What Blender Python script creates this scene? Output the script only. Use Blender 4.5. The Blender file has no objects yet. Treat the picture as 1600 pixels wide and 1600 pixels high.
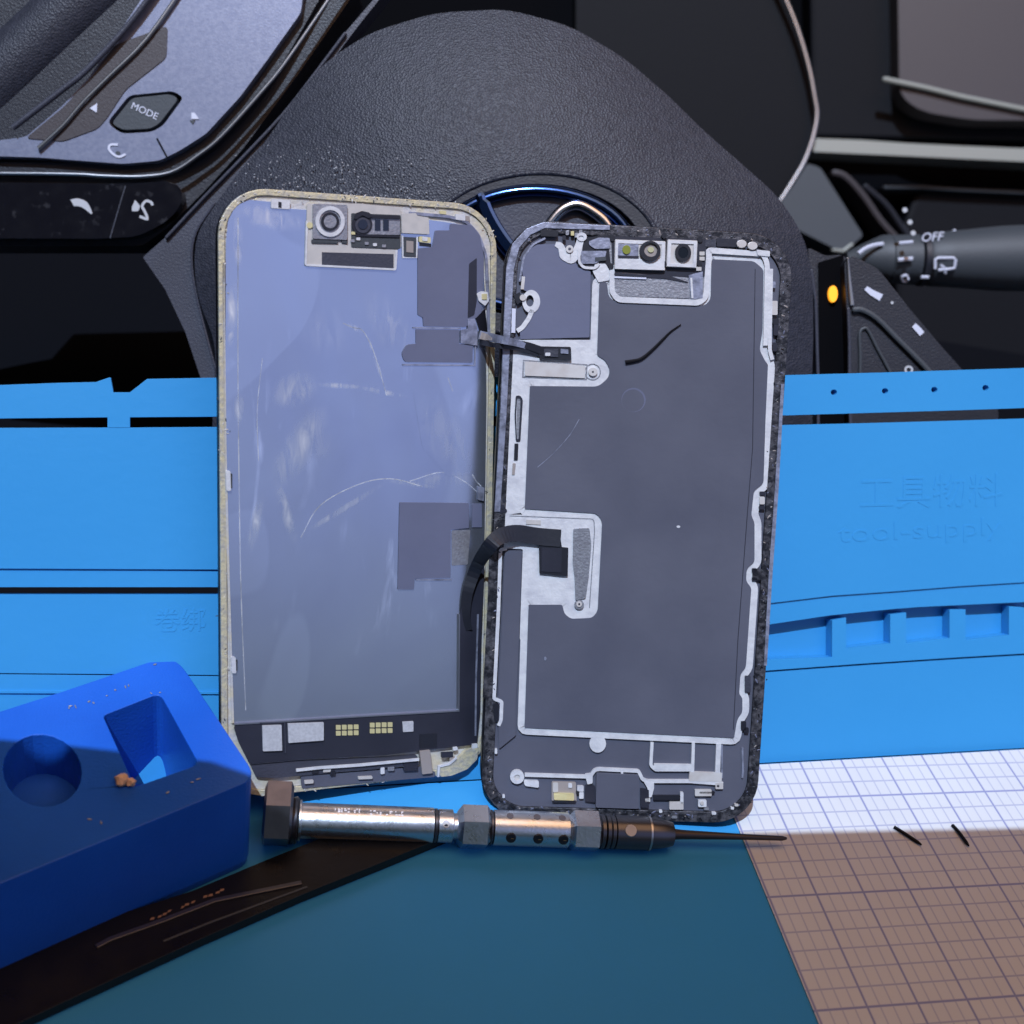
import bpy, bmesh, math, random
import numpy as np
from mathutils import Vector, Matrix
from mathutils.geometry import tessellate_polygon
random.seed(7)
S = bpy.context.scene
COL = S.collection
# ------------------------------------------------------------------ camera
F = 2000.0          # focal length in photo pixels (photo 1600 wide)
H = 0.2435          # camera height over the work surface
_d1 = np.array([374-800., 1400., -F]); _d1 /= np.linalg.norm(_d1)
_d2 = np.array([9200., -197., -F]); _d2 /= np.linalg.norm(_d2)
_Y = _d1; _X = _d2-_d2@_d1*_d1; _X /= np.linalg.norm(_X); _Z = np.cross(_X, _Y)
M = np.array([_X, _Y, _Z])          # camera vector -> world vector
CAMP = np.array([0, 0, H])
cam = bpy.data.objects.new('camera', bpy.data.cameras.new('camera')); COL.objects.link(cam)
mw = Matrix.Identity(4)
for i in range(3):
    for j in range(3): mw[i][j] = M[i, j]
mw.translation = Vector(CAMP); cam.matrix_world = mw
cam.data.sensor_width = 36; cam.data.lens = 36*F/1600
cam.data.clip_start = .01; cam.data.clip_end = 50
cam.data.dof.use_dof = True; cam.data.dof.focus_distance = .325; cam.data.dof.aperture_fstop = 17
S.camera = cam
def w(v): return M @ np.asarray(v, float)                 # camera direction -> world
def ray(px, py): return M @ np.array([(px-800)/F, -(py-800)/F, -1.])
def at(px, py, d): return CAMP+ray(px, py)*d
def floorpt(px, py, z=0):
    r = ray(px, py); return CAMP+r*(z-H)/r[2]
# ------------------------------------------------------------------ light
SUN = w([-.05, .6, .8]); SUN /= np.linalg.norm(SUN)
sl = bpy.data.lights.new('daylight', 'SUN'); sl.energy = 4.3; sl.color = (.60, .76, 1.0); sl.angle = math.radians(.22)
so = bpy.data.objects.new('daylight', sl); COL.objects.link(so)
so.rotation_euler = Vector(SUN).to_track_quat('Z', 'Y').to_euler(); so.location = Vector(SUN)
al = bpy.data.lights.new('cabin_lamp', 'AREA'); al.shape = 'RECTANGLE'; al.size = .95; al.size_y = .6
al.energy = 3.6; al.color = (1.0, .56, .30)
ao = bpy.data.objects.new('cabin_lamp', al); COL.objects.link(ao)
ao.location = (.10, .12, .85); ao.rotation_euler = Vector((0, -.05, .5)).to_track_quat('Z', 'Y').to_euler()
W = bpy.data.worlds.new('World'); S.world = W; W.use_nodes = True
nt = W.node_tree; nt.nodes.clear()
def N(t, k, **kw):
    n = t.nodes.new(k)
    for a, b in kw.items(): setattr(n, a, b)
    return n
o_ = N(nt, 'ShaderNodeOutputWorld'); bg = N(nt, 'ShaderNodeBackground'); tc = N(nt, 'ShaderNodeTexCoord')
dp = N(nt, 'ShaderNodeVectorMath', operation='DOT_PRODUCT'); WIN = w([.65, .06, .757]); WIN /= np.linalg.norm(WIN)
dp.inputs[1].default_value = WIN
nt.links.new(tc.outputs['Generated'], dp.inputs[0])
cr = N(nt, 'ShaderNodeValToRGB')
e = cr.color_ramp.elements
e[0].position = .0; e[0].color = (.030, .030, .034, 1); e[1].position = 1; e[1].color = (.95, 1.15, 2.1, 1)
for p, c in ((.76, (.04, .045, .05, 1)), (.83, (.15, .20, .18, 1)), (.88, (.36, .43, .45, 1)), (.93, (.52, .63, .95, 1)), (.965, (.90, 1.08, 1.95, 1))):
    q = e.new(p); q.color = c
nt.links.new(dp.outputs['Value'], cr.inputs[0]); nt.links.new(cr.outputs[0], bg.inputs[0]); bg.inputs[1].default_value = .43
nt.links.new(bg.outputs[0], o_.inputs[0])
S.view_settings.view_transform = 'Standard'; S.view_settings.look = 'None'; S.view_settings.exposure = 0; S.view_settings.gamma = 1
S.view_settings.use_curve_mapping = False
S.cycles.max_bounces = 6
# ------------------------------------------------------------------ materials
def mat(name, col, rough=.5, metal=0, col2=None, scale=200, thr=(.35, .65), bump=0, bscale=None, kind='NOISE', stretch=None,
        spec=.5, coat=0, sheen=0, detail=4, emit=None, bdist=.0004, rvar=0, sss=0):
    m = bpy.data.materials.new(name); m.use_nodes = True
    t = m.node_tree; b = t.nodes['Principled BSDF']
    b.inputs['Base Color'].default_value = (*col, 1); b.inputs['Roughness'].default_value = rough
    b.inputs['Metallic'].default_value = metal; b.inputs['Specular IOR Level'].default_value = spec
    b.inputs['Coat Weight'].default_value = coat; b.inputs['Coat Roughness'].default_value = .08
    if sss:
        b.inputs['Subsurface Weight'].default_value = sss; b.inputs['Subsurface Radius'].default_value = (.3, .6, 1); b.inputs['Subsurface Scale'].default_value = .002
    g = N(t, 'ShaderNodeTexCoord'); vec = g.outputs['Object']
    if stretch:
        mp = N(t, 'ShaderNodeMapping'); mp.inputs['Scale'].default_value = stretch
        t.links.new(vec, mp.inputs[0]); vec = mp.outputs[0]
    if col2:
        n = N(t, 'ShaderNodeTexNoise'); n.inputs['Scale'].default_value = scale; n.inputs['Detail'].default_value = detail
        t.links.new(vec, n.inputs['Vector'])
        r = N(t, 'ShaderNodeValToRGB'); r.color_ramp.elements[0].position = thr[0]; r.color_ramp.elements[1].position = thr[1]
        r.color_ramp.elements[0].color = (*col, 1); r.color_ramp.elements[1].color = (*col2, 1)
        t.links.new(n.outputs['Fac'], r.inputs[0]); t.links.new(r.outputs[0], b.inputs['Base Color'])
    if rvar:
        n = N(t, 'ShaderNodeTexNoise'); n.inputs['Scale'].default_value = scale*.7; n.inputs['Detail'].default_value = 5
        t.links.new(vec, n.inputs['Vector'])
        mr = N(t, 'ShaderNodeMapRange'); mr.inputs['From Min'].default_value = .3; mr.inputs['From Max'].default_value = .7
        mr.inputs['To Min'].default_value = max(0, rough-rvar); mr.inputs['To Max'].default_value = rough+rvar
        t.links.new(n.outputs['Fac'], mr.inputs[0]); t.links.new(mr.outputs[0], b.inputs['Roughness'])
    if bump:
        if kind == 'VORONOI':
            n = N(t, 'ShaderNodeTexVoronoi'); n.inputs['Scale'].default_value = bscale; oo = n.outputs['Distance']
        else:
            n = N(t, 'ShaderNodeTexNoise'); n.inputs['Scale'].default_value = bscale or scale; n.inputs['Detail'].default_value = 5; oo = n.outputs['Fac']
        t.links.new(vec, n.inputs['Vector'])
        bp = N(t, 'ShaderNodeBump'); bp.inputs['Strength'].default_value = bump; bp.inputs['Distance'].default_value = bdist
        t.links.new(oo, bp.inputs['Height']); t.links.new(bp.outputs[0], b.inputs['Normal'])
    if emit:
        b.inputs['Emission Color'].default_value = (*emit[0], 1); b.inputs['Emission Strength'].default_value = emit[1]
    return m
K = {}
K['mat'] = mat('blue_silicone', (.033, .275, .60), .42, col2=(.042, .305, .64), scale=11, thr=(.3, .7), bump=.16, bscale=320, spec=.35, rvar=.05)
K['block'] = mat('deep_blue_silicone', (.010, .095, .50), .38, col2=(.014, .12, .58), scale=30, bump=.25, bscale=1500, spec=.4, rvar=.08)
K['leather'] = mat('black_leather', (.019, .021, .031), .5, bump=.38, bscale=1700, kind='VORONOI', spec=.4, col2=(.031, .033, .047), scale=420, thr=(.3, .7), bdist=.0005)
K['welldark'] = mat('well_plastic', (.024, .024, .030), .5, bump=.3, bscale=1500)
K['plastic'] = mat('dark_plastic', (.016, .017, .024), .42, bump=.35, bscale=1600, spec=.5)
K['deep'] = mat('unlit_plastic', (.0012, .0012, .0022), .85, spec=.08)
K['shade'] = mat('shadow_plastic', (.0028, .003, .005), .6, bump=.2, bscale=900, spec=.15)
K['grayplastic'] = mat('gray_plastic', (.046, .049, .070), .45, bump=.3, bscale=1500, col2=(.038, .040, .056), scale=60)
K['darkgray'] = mat('dark_gray_plastic', (.045, .052, .06), .55, bump=.2, bscale=1500)
K['gloss'] = mat('gloss_black', (.006, .006, .009), .16, rvar=.06, scale=300, col2=(.03, .03, .035), thr=(.62, .75), coat=.3)
K['silverpad'] = mat('silver_paint', (.25, .27, .36), .38, metal=.45, col2=(.20, .22, .31), scale=900, bump=.1, bscale=2000)
K['brownpad'] = mat('brown_pad', (.05, .042, .045), .45, bump=.2, bscale=1500)
K['chrome'] = mat('chrome', (.62, .64, .70), .22, metal=1)
K['satin'] = mat('satin_trim', (.46, .46, .47), .34, metal=1)
K['olive'] = mat('satin_gray_trim', (.30, .30, .26), .5, metal=.2)
K['bluechrome'] = mat('blue_chrome', (.045, .10, .30), .17, metal=1)
K['icon'] = mat('icon_paint', (.60, .62, .72), .5)
K['icondim'] = mat('icon_paint_worn', (.45, .46, .48), .6)
K['amber'] = mat('amber_lamp', (.9, .35, .02), .4, emit=((1, .36, .02), 1.2))
K['frame'] = mat('worn_frame', (.020, .021, .027), .42, metal=.45, col2=(.15, .145, .16), scale=620, thr=(.42, .74), bump=.5, bscale=1100, detail=8)
K['edge'] = mat('dark_edge', (.012, .012, .016), .35, metal=.6)
K['lip'] = mat('lip_metal', (.34, .36, .46), .4, metal=.5, col2=(.16, .17, .22), scale=420, thr=(.45, .7), bump=.3, bscale=1100)
K['graphite'] = mat('graphite_sheet', (.078, .082, .112), .50, col2=(.096, .100, .132), scale=45, bump=.1, bscale=600, spec=.45, rvar=.06)
K['graphite2'] = mat('graphite_sheet_blue', (.115, .125, .19), .46, col2=(.13, .14, .21), scale=60, bump=.12, bscale=500)
K['white'] = mat('white_adhesive', (.66, .66, .67), .45, col2=(.52, .52, .55), scale=330, thr=(.4, .75), bump=.3, bscale=900, metal=.1)
K['cream'] = mat('cream_bracket', (.62, .60, .58), .42, metal=.15, col2=(.54, .50, .47), scale=260)
K['steel'] = mat('brushed_shield', (.36, .37, .40), .42, metal=.6, col2=(.28, .28, .31), scale=1200, bump=.3, bscale=1800)
K['can'] = mat('shield_can', (.58, .58, .60), .5, metal=.2, col2=(.48, .48, .50), scale=1400)
K['black'] = mat('black_flex', (.012, .013, .020), .42, bump=.1, bscale=700)
K['flex'] = mat('dark_flex', (.018, .019, .030), .42, bump=.15, bscale=500, col2=(.024, .025, .038), scale=80)
K['goldframe'] = mat('gold_edge', (.62, .55, .36), .45, metal=.25, col2=(.46, .43, .36), scale=700, thr=(.4, .62), bump=.5, bscale=1400)
K['pale'] = mat('pale_edge', (.55, .54, .54), .45, metal=.2, col2=(.62, .56, .42), scale=240, thr=(.4, .62), bump=.4, bscale=1200)
K['gold'] = mat('gold_pad', (.75, .66, .34), .35, metal=.4)
K['beige'] = mat('beige_tape', (.52, .49, .46), .5, col2=(.46, .44, .42), scale=500)
K['brownmetal'] = mat('brown_tape', (.30, .26, .24), .5)
K['lens'] = mat('lens_glass', (.004, .006, .012), .08, coat=.6)
K['greenlens'] = mat('green_sensor', (.22, .24, .04), .3)
K['lidglow'] = mat('yellow_lens_core', (.6, .58, .35), .25, metal=.3)
K['driver'] = mat('driver_steel', (.66, .69, .74), .30, metal=1, bump=.1, bscale=1500, rvar=.05, scale=500)
K['drivermark'] = mat('laser_mark', (.70, .62, .60), .6)
K['driverdark'] = mat('driver_dark_steel', (.10, .10, .115), .3, metal=.8)
K['shaft'] = mat('bit_steel', (.055, .045, .045), .4, metal=.6)
K['brass'] = mat('brass', (.65, .38, .16), .35, metal=.8)
K['copper'] = mat('cap_steel', (.36, .33, .35), .32, metal=1, col2=(.30, .28, .30), scale=300)
K['crumb'] = mat('brown_crumb', (.85, .52, .30), .6, bump=.6, bscale=1500)
K['hair'] = mat('black_fibre', (.0025, .0025, .005), .6, spec=.2)
K['blocker'] = mat('blocker_face', (.30, .26, .21), .9, bump=.2, bscale=300)  # face of the added sun blocker above the camera
K['case'] = mat('black_case', (.005, .005, .007), .32, rvar=.08, scale=200, spec=.3, bump=.1, bscale=900)
K['caseprint'] = mat('bronze_print', (.30, .17, .10), .4)

# display back: bluish metal foil with smears of old glue
def foil():
    m = bpy.data.materials.new('foil_back'); m.use_nodes = True; t = m.node_tree; b = t.nodes['Principled BSDF']
    b.inputs['Metallic'].default_value = .88; b.inputs['Specular IOR Level'].default_value = .5
    g = N(t, 'ShaderNodeTexCoord')
    def noise(scale, st, det=6, dist=0., rot=0):
        mp = N(t, 'ShaderNodeMapping'); mp.inputs['Scale'].default_value = st; mp.inputs['Rotation'].default_value = (0, 0, rot)
        t.links.new(g.outputs['Object'], mp.inputs[0])
        n = N(t, 'ShaderNodeTexNoise'); n.inputs['Scale'].default_value = scale; n.inputs['Detail'].default_value = det; n.inputs['Distortion'].default_value = dist
        t.links.new(mp.outputs[0], n.inputs['Vector']); return n.outputs['Fac']
    def ramp(src, a, bb, lo=0., hi=1.):
        r = N(t, 'ShaderNodeMapRange'); r.inputs['From Min'].default_value = a; r.inputs['From Max'].default_value = bb
        r.inputs['To Min'].default_value = lo; r.inputs['To Max'].default_value = hi; t.links.new(src, r.inputs[0]); return r.outputs[0]
    def mul(a, c):
        q = N(t, 'ShaderNodeMath', operation='MULTIPLY'); t.links.new(a, q.inputs[0])
        if isinstance(c, float): q.inputs[1].default_value = c
        else: t.links.new(c, q.inputs[1])
        return q.outputs[0]
    broad = noise(26, (1, 1, 1), 3, .8)
    streak = ramp(noise(120, (1, .22, 1), 8, 1.5, -.5), .56, .74)
    patch = ramp(noise(38, (1, .8, 1), 3, .6), .50, .62)
    smear = mul(streak, patch)
    film = ramp(noise(15, (1, .5, 1), 1, 1.4, .4), .52, .53, 0, .3)       # thin edge of a lifted film
    mx = N(t, 'ShaderNodeMix', data_type='RGBA'); t.links.new(ramp(broad, .3, .7), mx.inputs['Factor'])
    mx.inputs['A'].default_value = (.43, .47, .58, 1); mx.inputs['B'].default_value = (.50, .55, .64, 1)
    m3 = N(t, 'ShaderNodeMix', data_type='RGBA'); t.links.new(film, m3.inputs['Factor']); t.links.new(mx.outputs['Result'], m3.inputs['A'])
    m3.inputs['B'].default_value = (.64, .70, .80, 1)
    m2 = N(t, 'ShaderNodeMix', data_type='RGBA'); t.links.new(mul(smear, .85), m2.inputs['Factor']); t.links.new(m3.outputs['Result'], m2.inputs['A'])
    m2.inputs['B'].default_value = (.85, .90, 1.0, 1)
    t.links.new(m2.outputs['Result'], b.inputs['Base Color'])
    t.links.new(ramp(noise(60, (1, .4, 1), 5, .5), .3, .7, .17, .27), b.inputs['Roughness'])
    bp = N(t, 'ShaderNodeBump'); bp.inputs['Strength'].default_value = .15; bp.inputs['Distance'].default_value = .0003
    t.links.new(noise(22, (1, .6, 1), 3, 1.), bp.inputs['Height']); t.links.new(bp.outputs[0], b.inputs['Normal'])
    return m
K['foil'] = foil()
def residue():
    m = mat('dried_glue', (.95, .97, 1.0), .5); t = m.node_tree; b = t.nodes['Principled BSDF']
    g = N(t, 'ShaderNodeTexCoord'); mp = N(t, 'ShaderNodeMapping'); mp.inputs['Scale'].default_value = (1, .35, 1); mp.inputs['Rotation'].default_value = (0, 0, -.5)
    n = N(t, 'ShaderNodeTexNoise'); n.inputs['Scale'].default_value = 650; n.inputs['Detail'].default_value = 9; n.inputs['Distortion'].default_value = .2
    r = N(t, 'ShaderNodeMapRange'); r.inputs['From Min'].default_value = .2; r.inputs['From Max'].default_value = .8; r.inputs['To Max'].default_value = .5
    t.links.new(g.outputs['Object'], mp.inputs[0]); t.links.new(mp.outputs[0], n.inputs['Vector']); t.links.new(n.outputs['Fac'], r.inputs[0]); t.links.new(r.outputs[0], b.inputs['Alpha'])
    return m
K['residue'] = residue()
def paper():
    m = bpy.data.materials.new('squared_paper'); m.use_nodes = True; t = m.node_tree; b = t.nodes['Principled BSDF']
    b.inputs['Roughness'].default_value = .8; b.inputs['Specular IOR Level'].default_value = .2
    g = N(t, 'ShaderNodeTexCoord'); sp = N(t, 'ShaderNodeSeparateXYZ'); t.links.new(g.outputs['Object'], sp.inputs[0])
    def line(ch, cell, off, wd, st):
        a = N(t, 'ShaderNodeMath', operation='SUBTRACT'); t.links.new(sp.outputs[ch], a.inputs[0]); a.inputs[1].default_value = off
        p = N(t, 'ShaderNodeMath', operation='PINGPONG'); t.links.new(a.outputs[0], p.inputs[0]); p.inputs[1].default_value = cell/2
        c = N(t, 'ShaderNodeMapRange'); c.inputs['From Min'].default_value = wd*.35; c.inputs['From Max'].default_value = wd
        c.inputs['To Min'].default_value = st; c.inputs['To Max'].default_value = 0; t.links.new(p.outputs[0], c.inputs[0]); return c.outputs[0]
    def mxm(a, c):
        q = N(t, 'ShaderNodeMath', operation='MAXIMUM'); t.links.new(a, q.inputs[0]); t.links.new(c, q.inputs[1]); return q.outputs[0]
    cx, cy = .00318, .00532
    f = mxm(mxm(line('X', cx, PX0, .00028, .38), line('X', cx*4, PX0, .00042, .8)), mxm(line('Y', cy, PY0, .00034, .5), line('Y', cy*6, PY0-cy, .00045, .8)))
    mx = N(t, 'ShaderNodeMix', data_type='RGBA'); t.links.new(f, mx.inputs['Factor'])
    n = N(t, 'ShaderNodeTexNoise'); n.inputs['Scale'].default_value = 60; t.links.new(g.outputs['Object'], n.inputs['Vector'])
    r = N(t, 'ShaderNodeValToRGB'); r.color_ramp.elements[0].color = (.60, .60, .61, 1); r.color_ramp.elements[1].color = (.66, .66, .66, 1)
    t.links.new(n.outputs['Fac'], r.inputs[0]); t.links.new(r.outputs[0], mx.inputs['A']); mx.inputs['B'].default_value = (.17, .19, .42, 1)
    t.links.new(mx.outputs['Result'], b.inputs['Base Color'])
    return m
PX0, PY0 = float(floorpt(1248, 1190)[0]), float(floorpt(1147, 1229)[1])
K['paper'] = paper()
# ------------------------------------------------------------------ helpers
def tag(o, label=None, cat=None, group=None, kind=None):
    if label: o['label'] = label
    if cat: o['category'] = cat
    if group: o['group'] = group
    if kind: o['kind'] = kind
    return o
class Frame:
    """a plane in the world: origin o, axes r (right) u (up) n (towards the viewer)"""
    def __init__(s, o, r, u, n=None):
        s.o = np.array(o, float); s.r = np.array(r, float); s.r /= np.linalg.norm(s.r)
        u = np.array(u, float); u -= u@s.r*s.r; s.u = u/np.linalg.norm(u); s.n = np.cross(s.r, s.u)
    def loc(s, px, py, h=0.):
        d = ray(px, py); t = ((s.o-CAMP)@s.n+h)/(d@s.n); p = CAMP+d*t-s.o
        return (p@s.r, p@s.u)
    def wpt(s, x, y, z=0): return s.o+x*s.r+y*s.u+z*s.n
    def tolocal(s, p):
        q = np.asarray(p)-s.o; return (q@s.r, q@s.u, q@s.n)
    def matrix(s):
        m = Matrix.Identity(4)
        for i in range(3): m[i][0] = s.r[i]; m[i][1] = s.u[i]; m[i][2] = s.n[i]; m[i][3] = s.o[i]
        return m
def empty(name, fr, label, cat, group=None):
    o = bpy.data.objects.new(name, None); COL.objects.link(o); o.empty_display_size = .01
    o.matrix_world = fr.matrix() if isinstance(fr, Frame) else fr
    return tag(o, label, cat, group)
def link(name, bm, m, parent=None, fr=None, bevel=0, seg=2, smooth=False, label=None, ang=35):
    bmesh.ops.recalc_face_normals(bm, faces=bm.faces)
    me = bpy.data.meshes.new(name); bm.to_mesh(me); bm.free()
    for mm in (m if isinstance(m, (list, tuple)) else [m]): me.materials.append(K[mm])
    o = bpy.data.objects.new(name, me); COL.objects.link(o)
    if smooth:
        for p in me.polygons: p.use_smooth = True
        try: me.set_sharp_from_angle(angle=math.radians(ang))
        except Exception: pass
    if parent is not None: o.parent = parent
    elif fr is not None: o.matrix_world = fr.matrix()
    if bevel:
        b = o.modifiers.new('bevel', 'BEVEL'); b.width = bevel; b.segments = seg; b.limit_method = 'ANGLE'; b.angle_limit = math.radians(40)
        b.harden_normals = False
    if label: o['label'] = label
    return o
def rnd(pts, r, n=4):
    """round the corners of a closed polygon"""
    out = []; k = len(pts)
    rs = (list(r)+[3]*k)[:k] if isinstance(r, (list, tuple)) else [r]*k
    for i in range(k):
        a, b, c = (np.array(pts[j % k], float) for j in (i-1, i, i+1))
        v1 = a-b; v2 = c-b; l1 = np.linalg.norm(v1); l2 = np.linalg.norm(v2)
        if l1 < 1e-9 or l2 < 1e-9: continue
        ri = min(rs[i], l1*.48, l2*.48)
        if ri <= 0: out.append(tuple(b)); continue
        p = b+v1/l1*ri; q = b+v2/l2*ri
        for j in range(n+1):
            t = j/n; out.append(tuple((1-t)**2*p+2*t*(1-t)*b+t*t*q))
    return out
def add_poly(bm, outer, z0, z1, holes=()):
    loops = [[Vector((x, y, 0)) for x, y in outer]]+[[Vector((x, y, 0)) for x, y in h] for h in holes]
    flat = [v for l in loops for v in l]
    top = [bm.verts.new((v.x, v.y, z1)) for v in flat]; bot = [bm.verts.new((v.x, v.y, z0)) for v in flat]
    for a, b, c in tessellate_polygon(loops):
        for L in (top, bot):
            try: bm.faces.new((L[a], L[b], L[c]))
            except ValueError: pass
    i = 0
    for l in loops:
        k = len(l)
        for j in range(k):
            a, b = i+j, i+(j+1) % k
            try: bm.faces.new((top[a], top[b], bot[b], bot[a]))
            except ValueError: pass
        i += k
def pp(fr, pts, h): return [fr.loc(x, y, h) for x, y in pts]
def poly(name, fr, pts, z0, z1, m, parent=None, r=0, holes=(), bevel=0, n=4, label=None, hr=0):
    """photo-traced outline cut out of a sheet z0..z1 above the frame's plane"""
    bm = bmesh.new()
    P = pp(fr, rnd(pts, r, n) if r else pts, z1)
    add_poly(bm, P, z0, z1, [pp(fr, rnd(hh, hr, n) if hr else hh, z1) for hh in holes])
    return link(name, bm, m, parent, None if parent else fr, bevel, label=label)
def ell(cx, cy, a, b=None, n=28, rot=0):
    b = b or a; c, s = math.cos(rot), math.sin(rot)
    return [(cx+a*math.cos(t)*c-b*math.sin(t)*s, cy+a*math.cos(t)*s+b*math.sin(t)*c) for t in (2*math.pi*i/n for i in range(n))]
def box(x0, y0, x1, y1, sk=0, sh=0): return [(x0, y0), (x1, y0+sk), (x1+sh, y1+sk), (x0+sh, y1)]
def ring(name, fr, o, i, z0, z1, m, parent, bevel=0, label=None): return poly(name, fr, o, z0, z1, m, parent, holes=[i], bevel=bevel, label=label)
def add_ribbon(bm, P, wd, z0, z1, closed=False):
    P = [np.array(p, float) for p in P]; k = len(P); W_ = wd if isinstance(wd, (list, tuple)) else [wd]*k
    L = []; R = []
    for i in range(k):
        a = P[(i-1) % k] if (closed or i > 0) else None; c = P[(i+1) % k] if (closed or i < k-1) else None
        d1 = None if a is None else (P[i]-a)/max(1e-9, np.linalg.norm(P[i]-a)); d2 = None if c is None else (c-P[i])/max(1e-9, np.linalg.norm(c-P[i]))
        if d1 is None: d1 = d2
        if d2 is None: d2 = d1
        nn = np.array([-(d1+d2)[1], (d1+d2)[0]]); l = np.linalg.norm(nn)
        nn = nn/l if l > 1e-6 else np.array([-d1[1], d1[0]])
        co = max(.45, abs(nn@np.array([-d1[1], d1[0]]))); h = W_[i]/2/co
        L.append(P[i]+nn*h); R.append(P[i]-nn*h)
    v = [[bm.verts.new((*p, z)) for p in (L[i], R[i]) for z in (z0, z1)] for i in range(k)]
    for i in range(k if closed else k-1):
        a, b = v[i], v[(i+1) % k]
        for q in ((a[1], a[3], b[3], b[1]), (a[0], b[0], b[2], a[2]), (a[0], a[1], b[1], b[0]), (a[2], b[2], b[3], a[3])):
            try: bm.faces.new(q)
            except ValueError: pass
    if not closed:
        for q in (v[0], v[-1]): bm.faces.new((q[0], q[1], q[3], q[2]))
def ribbon(name, fr, pts, wpx, z0, z1, m, parent, closed=False, r=0, bevel=0, label=None):
    sc = np.linalg.norm(np.array(fr.loc(801, 800, z1))-np.array(fr.loc(800, 800, z1)))
    if r:
        old = pts
        if closed: pts = rnd(pts, r, 3)
        else: pts = [pts[0]]+rnd(pts, r, 3)[4:-4]+[pts[-1]]
        if isinstance(wpx, (list, tuple)):      # widths go with the nearest traced corner
            wpx = [wpx[min(range(len(old)), key=lambda i: (old[i][0]-p[0])**2+(old[i][1]-p[1])**2)] for p in pts]
    bm = bmesh.new(); add_ribbon(bm, pp(fr, pts, z1), [x*sc for x in wpx] if isinstance(wpx, (list, tuple)) else wpx*sc, z0, z1, closed)
    return link(name, bm, m, parent, None if parent else fr, bevel, label=label)
def tube_bm(bm, P, rads, n=10, caps=True):
    P = [Vector(p) for p in P]; rings = []
    rr = rads if isinstance(rads, (list, tuple)) else [rads]*len(P)
    prev = None
    for i, p in enumerate(P):
        d = (P[min(i+1, len(P)-1)]-P[max(i-1, 0)]).normalized()
        ref = prev if prev is not None else (Vector((0, 0, 1)) if abs(d.z) < .9 else Vector((1, 0, 0)))
        a = (ref-d*ref.dot(d)).normalized(); prev = a; b = d.cross(a)
        rings.append([bm.verts.new(p+(a*math.cos(t)+b*math.sin(t))*rr[i]) for t in (2*math.pi*j/n for j in range(n))])
    for A, B in zip(rings, rings[1:]):
        for j in range(n): bm.faces.new((A[j], A[(j+1) % n], B[(j+1) % n], B[j]))
    if caps: bm.faces.new(rings[0][::-1]); bm.faces.new(rings[-1])
def tube(name, fr, pts, rad, m, parent, h=0., n=10, flat=None):
    """tube along photo-traced points (px, py[, h]) on a frame; rad in px"""
    sc = np.linalg.norm(np.array(fr.loc(801, 800, 0))-np.array(fr.loc(800, 800, 0)))
    P = []
    for p in pts:
        hh = p[2] if len(p) > 2 else h; P.append((*fr.loc(p[0], p[1], hh), hh))
    bm = bmesh.new(); tube_bm(bm, P, [x*sc for x in rad] if isinstance(rad, (list, tuple)) else rad*sc, n)
    return link(name, bm, m, parent, None if parent else fr, smooth=True, ang=60)
def smoothpath(pts, n=6):
    P = [np.array(p, float) for p in pts]; P = [2*P[0]-P[1]]+P+[2*P[-1]-P[-2]]; out = []
    for i in range(1, len(P)-2):
        for j in range(n):
            t = j/n; a, b, c, d = P[i-1:i+3]
            out.append(tuple(.5*((2*b)+(-a+c)*t+(2*a-5*b+4*c-d)*t*t+(-a+3*b-3*c+d)*t**3)))
    out.append(tuple(P[-2])); return out
def text(name, s, fr, px, py, size_px, m, parent, z, rot=0, ext=.0001, shear=0, sx=1.):
    cu = bpy.data.curves.new('t', 'FONT'); cu.body = s; cu.size = 1; cu.extrude = 0; cu.align_x = 'CENTER'; cu.align_y = 'CENTER'; cu.shear = shear
    cu.resolution_u = 3
    to = bpy.data.objects.new('t', cu); COL.objects.link(to)
    dg = bpy.context.evaluated_depsgraph_get(); me = bpy.data.meshes.new_from_object(to.evaluated_get(dg))
    bpy.data.objects.remove(to); bpy.data.curves.remove(cu)
    sc = np.linalg.norm(np.array(fr.loc(801, 800, z))-np.array(fr.loc(800, 800, z)))*size_px*1.4
    x0, y0 = fr.loc(px, py, z); c, s_ = math.cos(rot), math.sin(rot)
    bm = bmesh.new(); bm.from_mesh(me); bpy.data.meshes.remove(me)
    for v in bm.verts:
        x, y = v.co.x*sc*sx, v.co.y*sc; v.co = (x0+x*c-y*s_, y0+x*s_+y*c, z)
    fs = list(bm.faces)
    if fs:
        e_ = bmesh.ops.extrude_face_region(bm, geom=fs)
        for g in e_['geom']:
            if isinstance(g, bmesh.types.BMVert): g.co.z += ext
    return link(name, bm, m, parent)
MM = .001
# ================================================================== SETTING: the mat the things stand on
FL = Frame((0, 0, 0), (1, 0, 0), (0, 1, 0))
footA = floorpt(1190, 1194); footB = floorpt(1502, 1176)
fr_r = footB-footA; fr_r[2] = 0; fr_r /= np.linalg.norm(fr_r)
up = at(1000, 590, .3405)-footA; up -= up@fr_r*fr_r
WALL = Frame(footA, fr_r, up)
print('wall lean deg', math.degrees(math.acos(WALL.u[2])), 'n', WALL.n)
mat_t = empty('repair_mat', WALL, 'sky blue silicone repair mat standing against the steering wheel and lying under the phones', 'mat')
T = -.004
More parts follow.
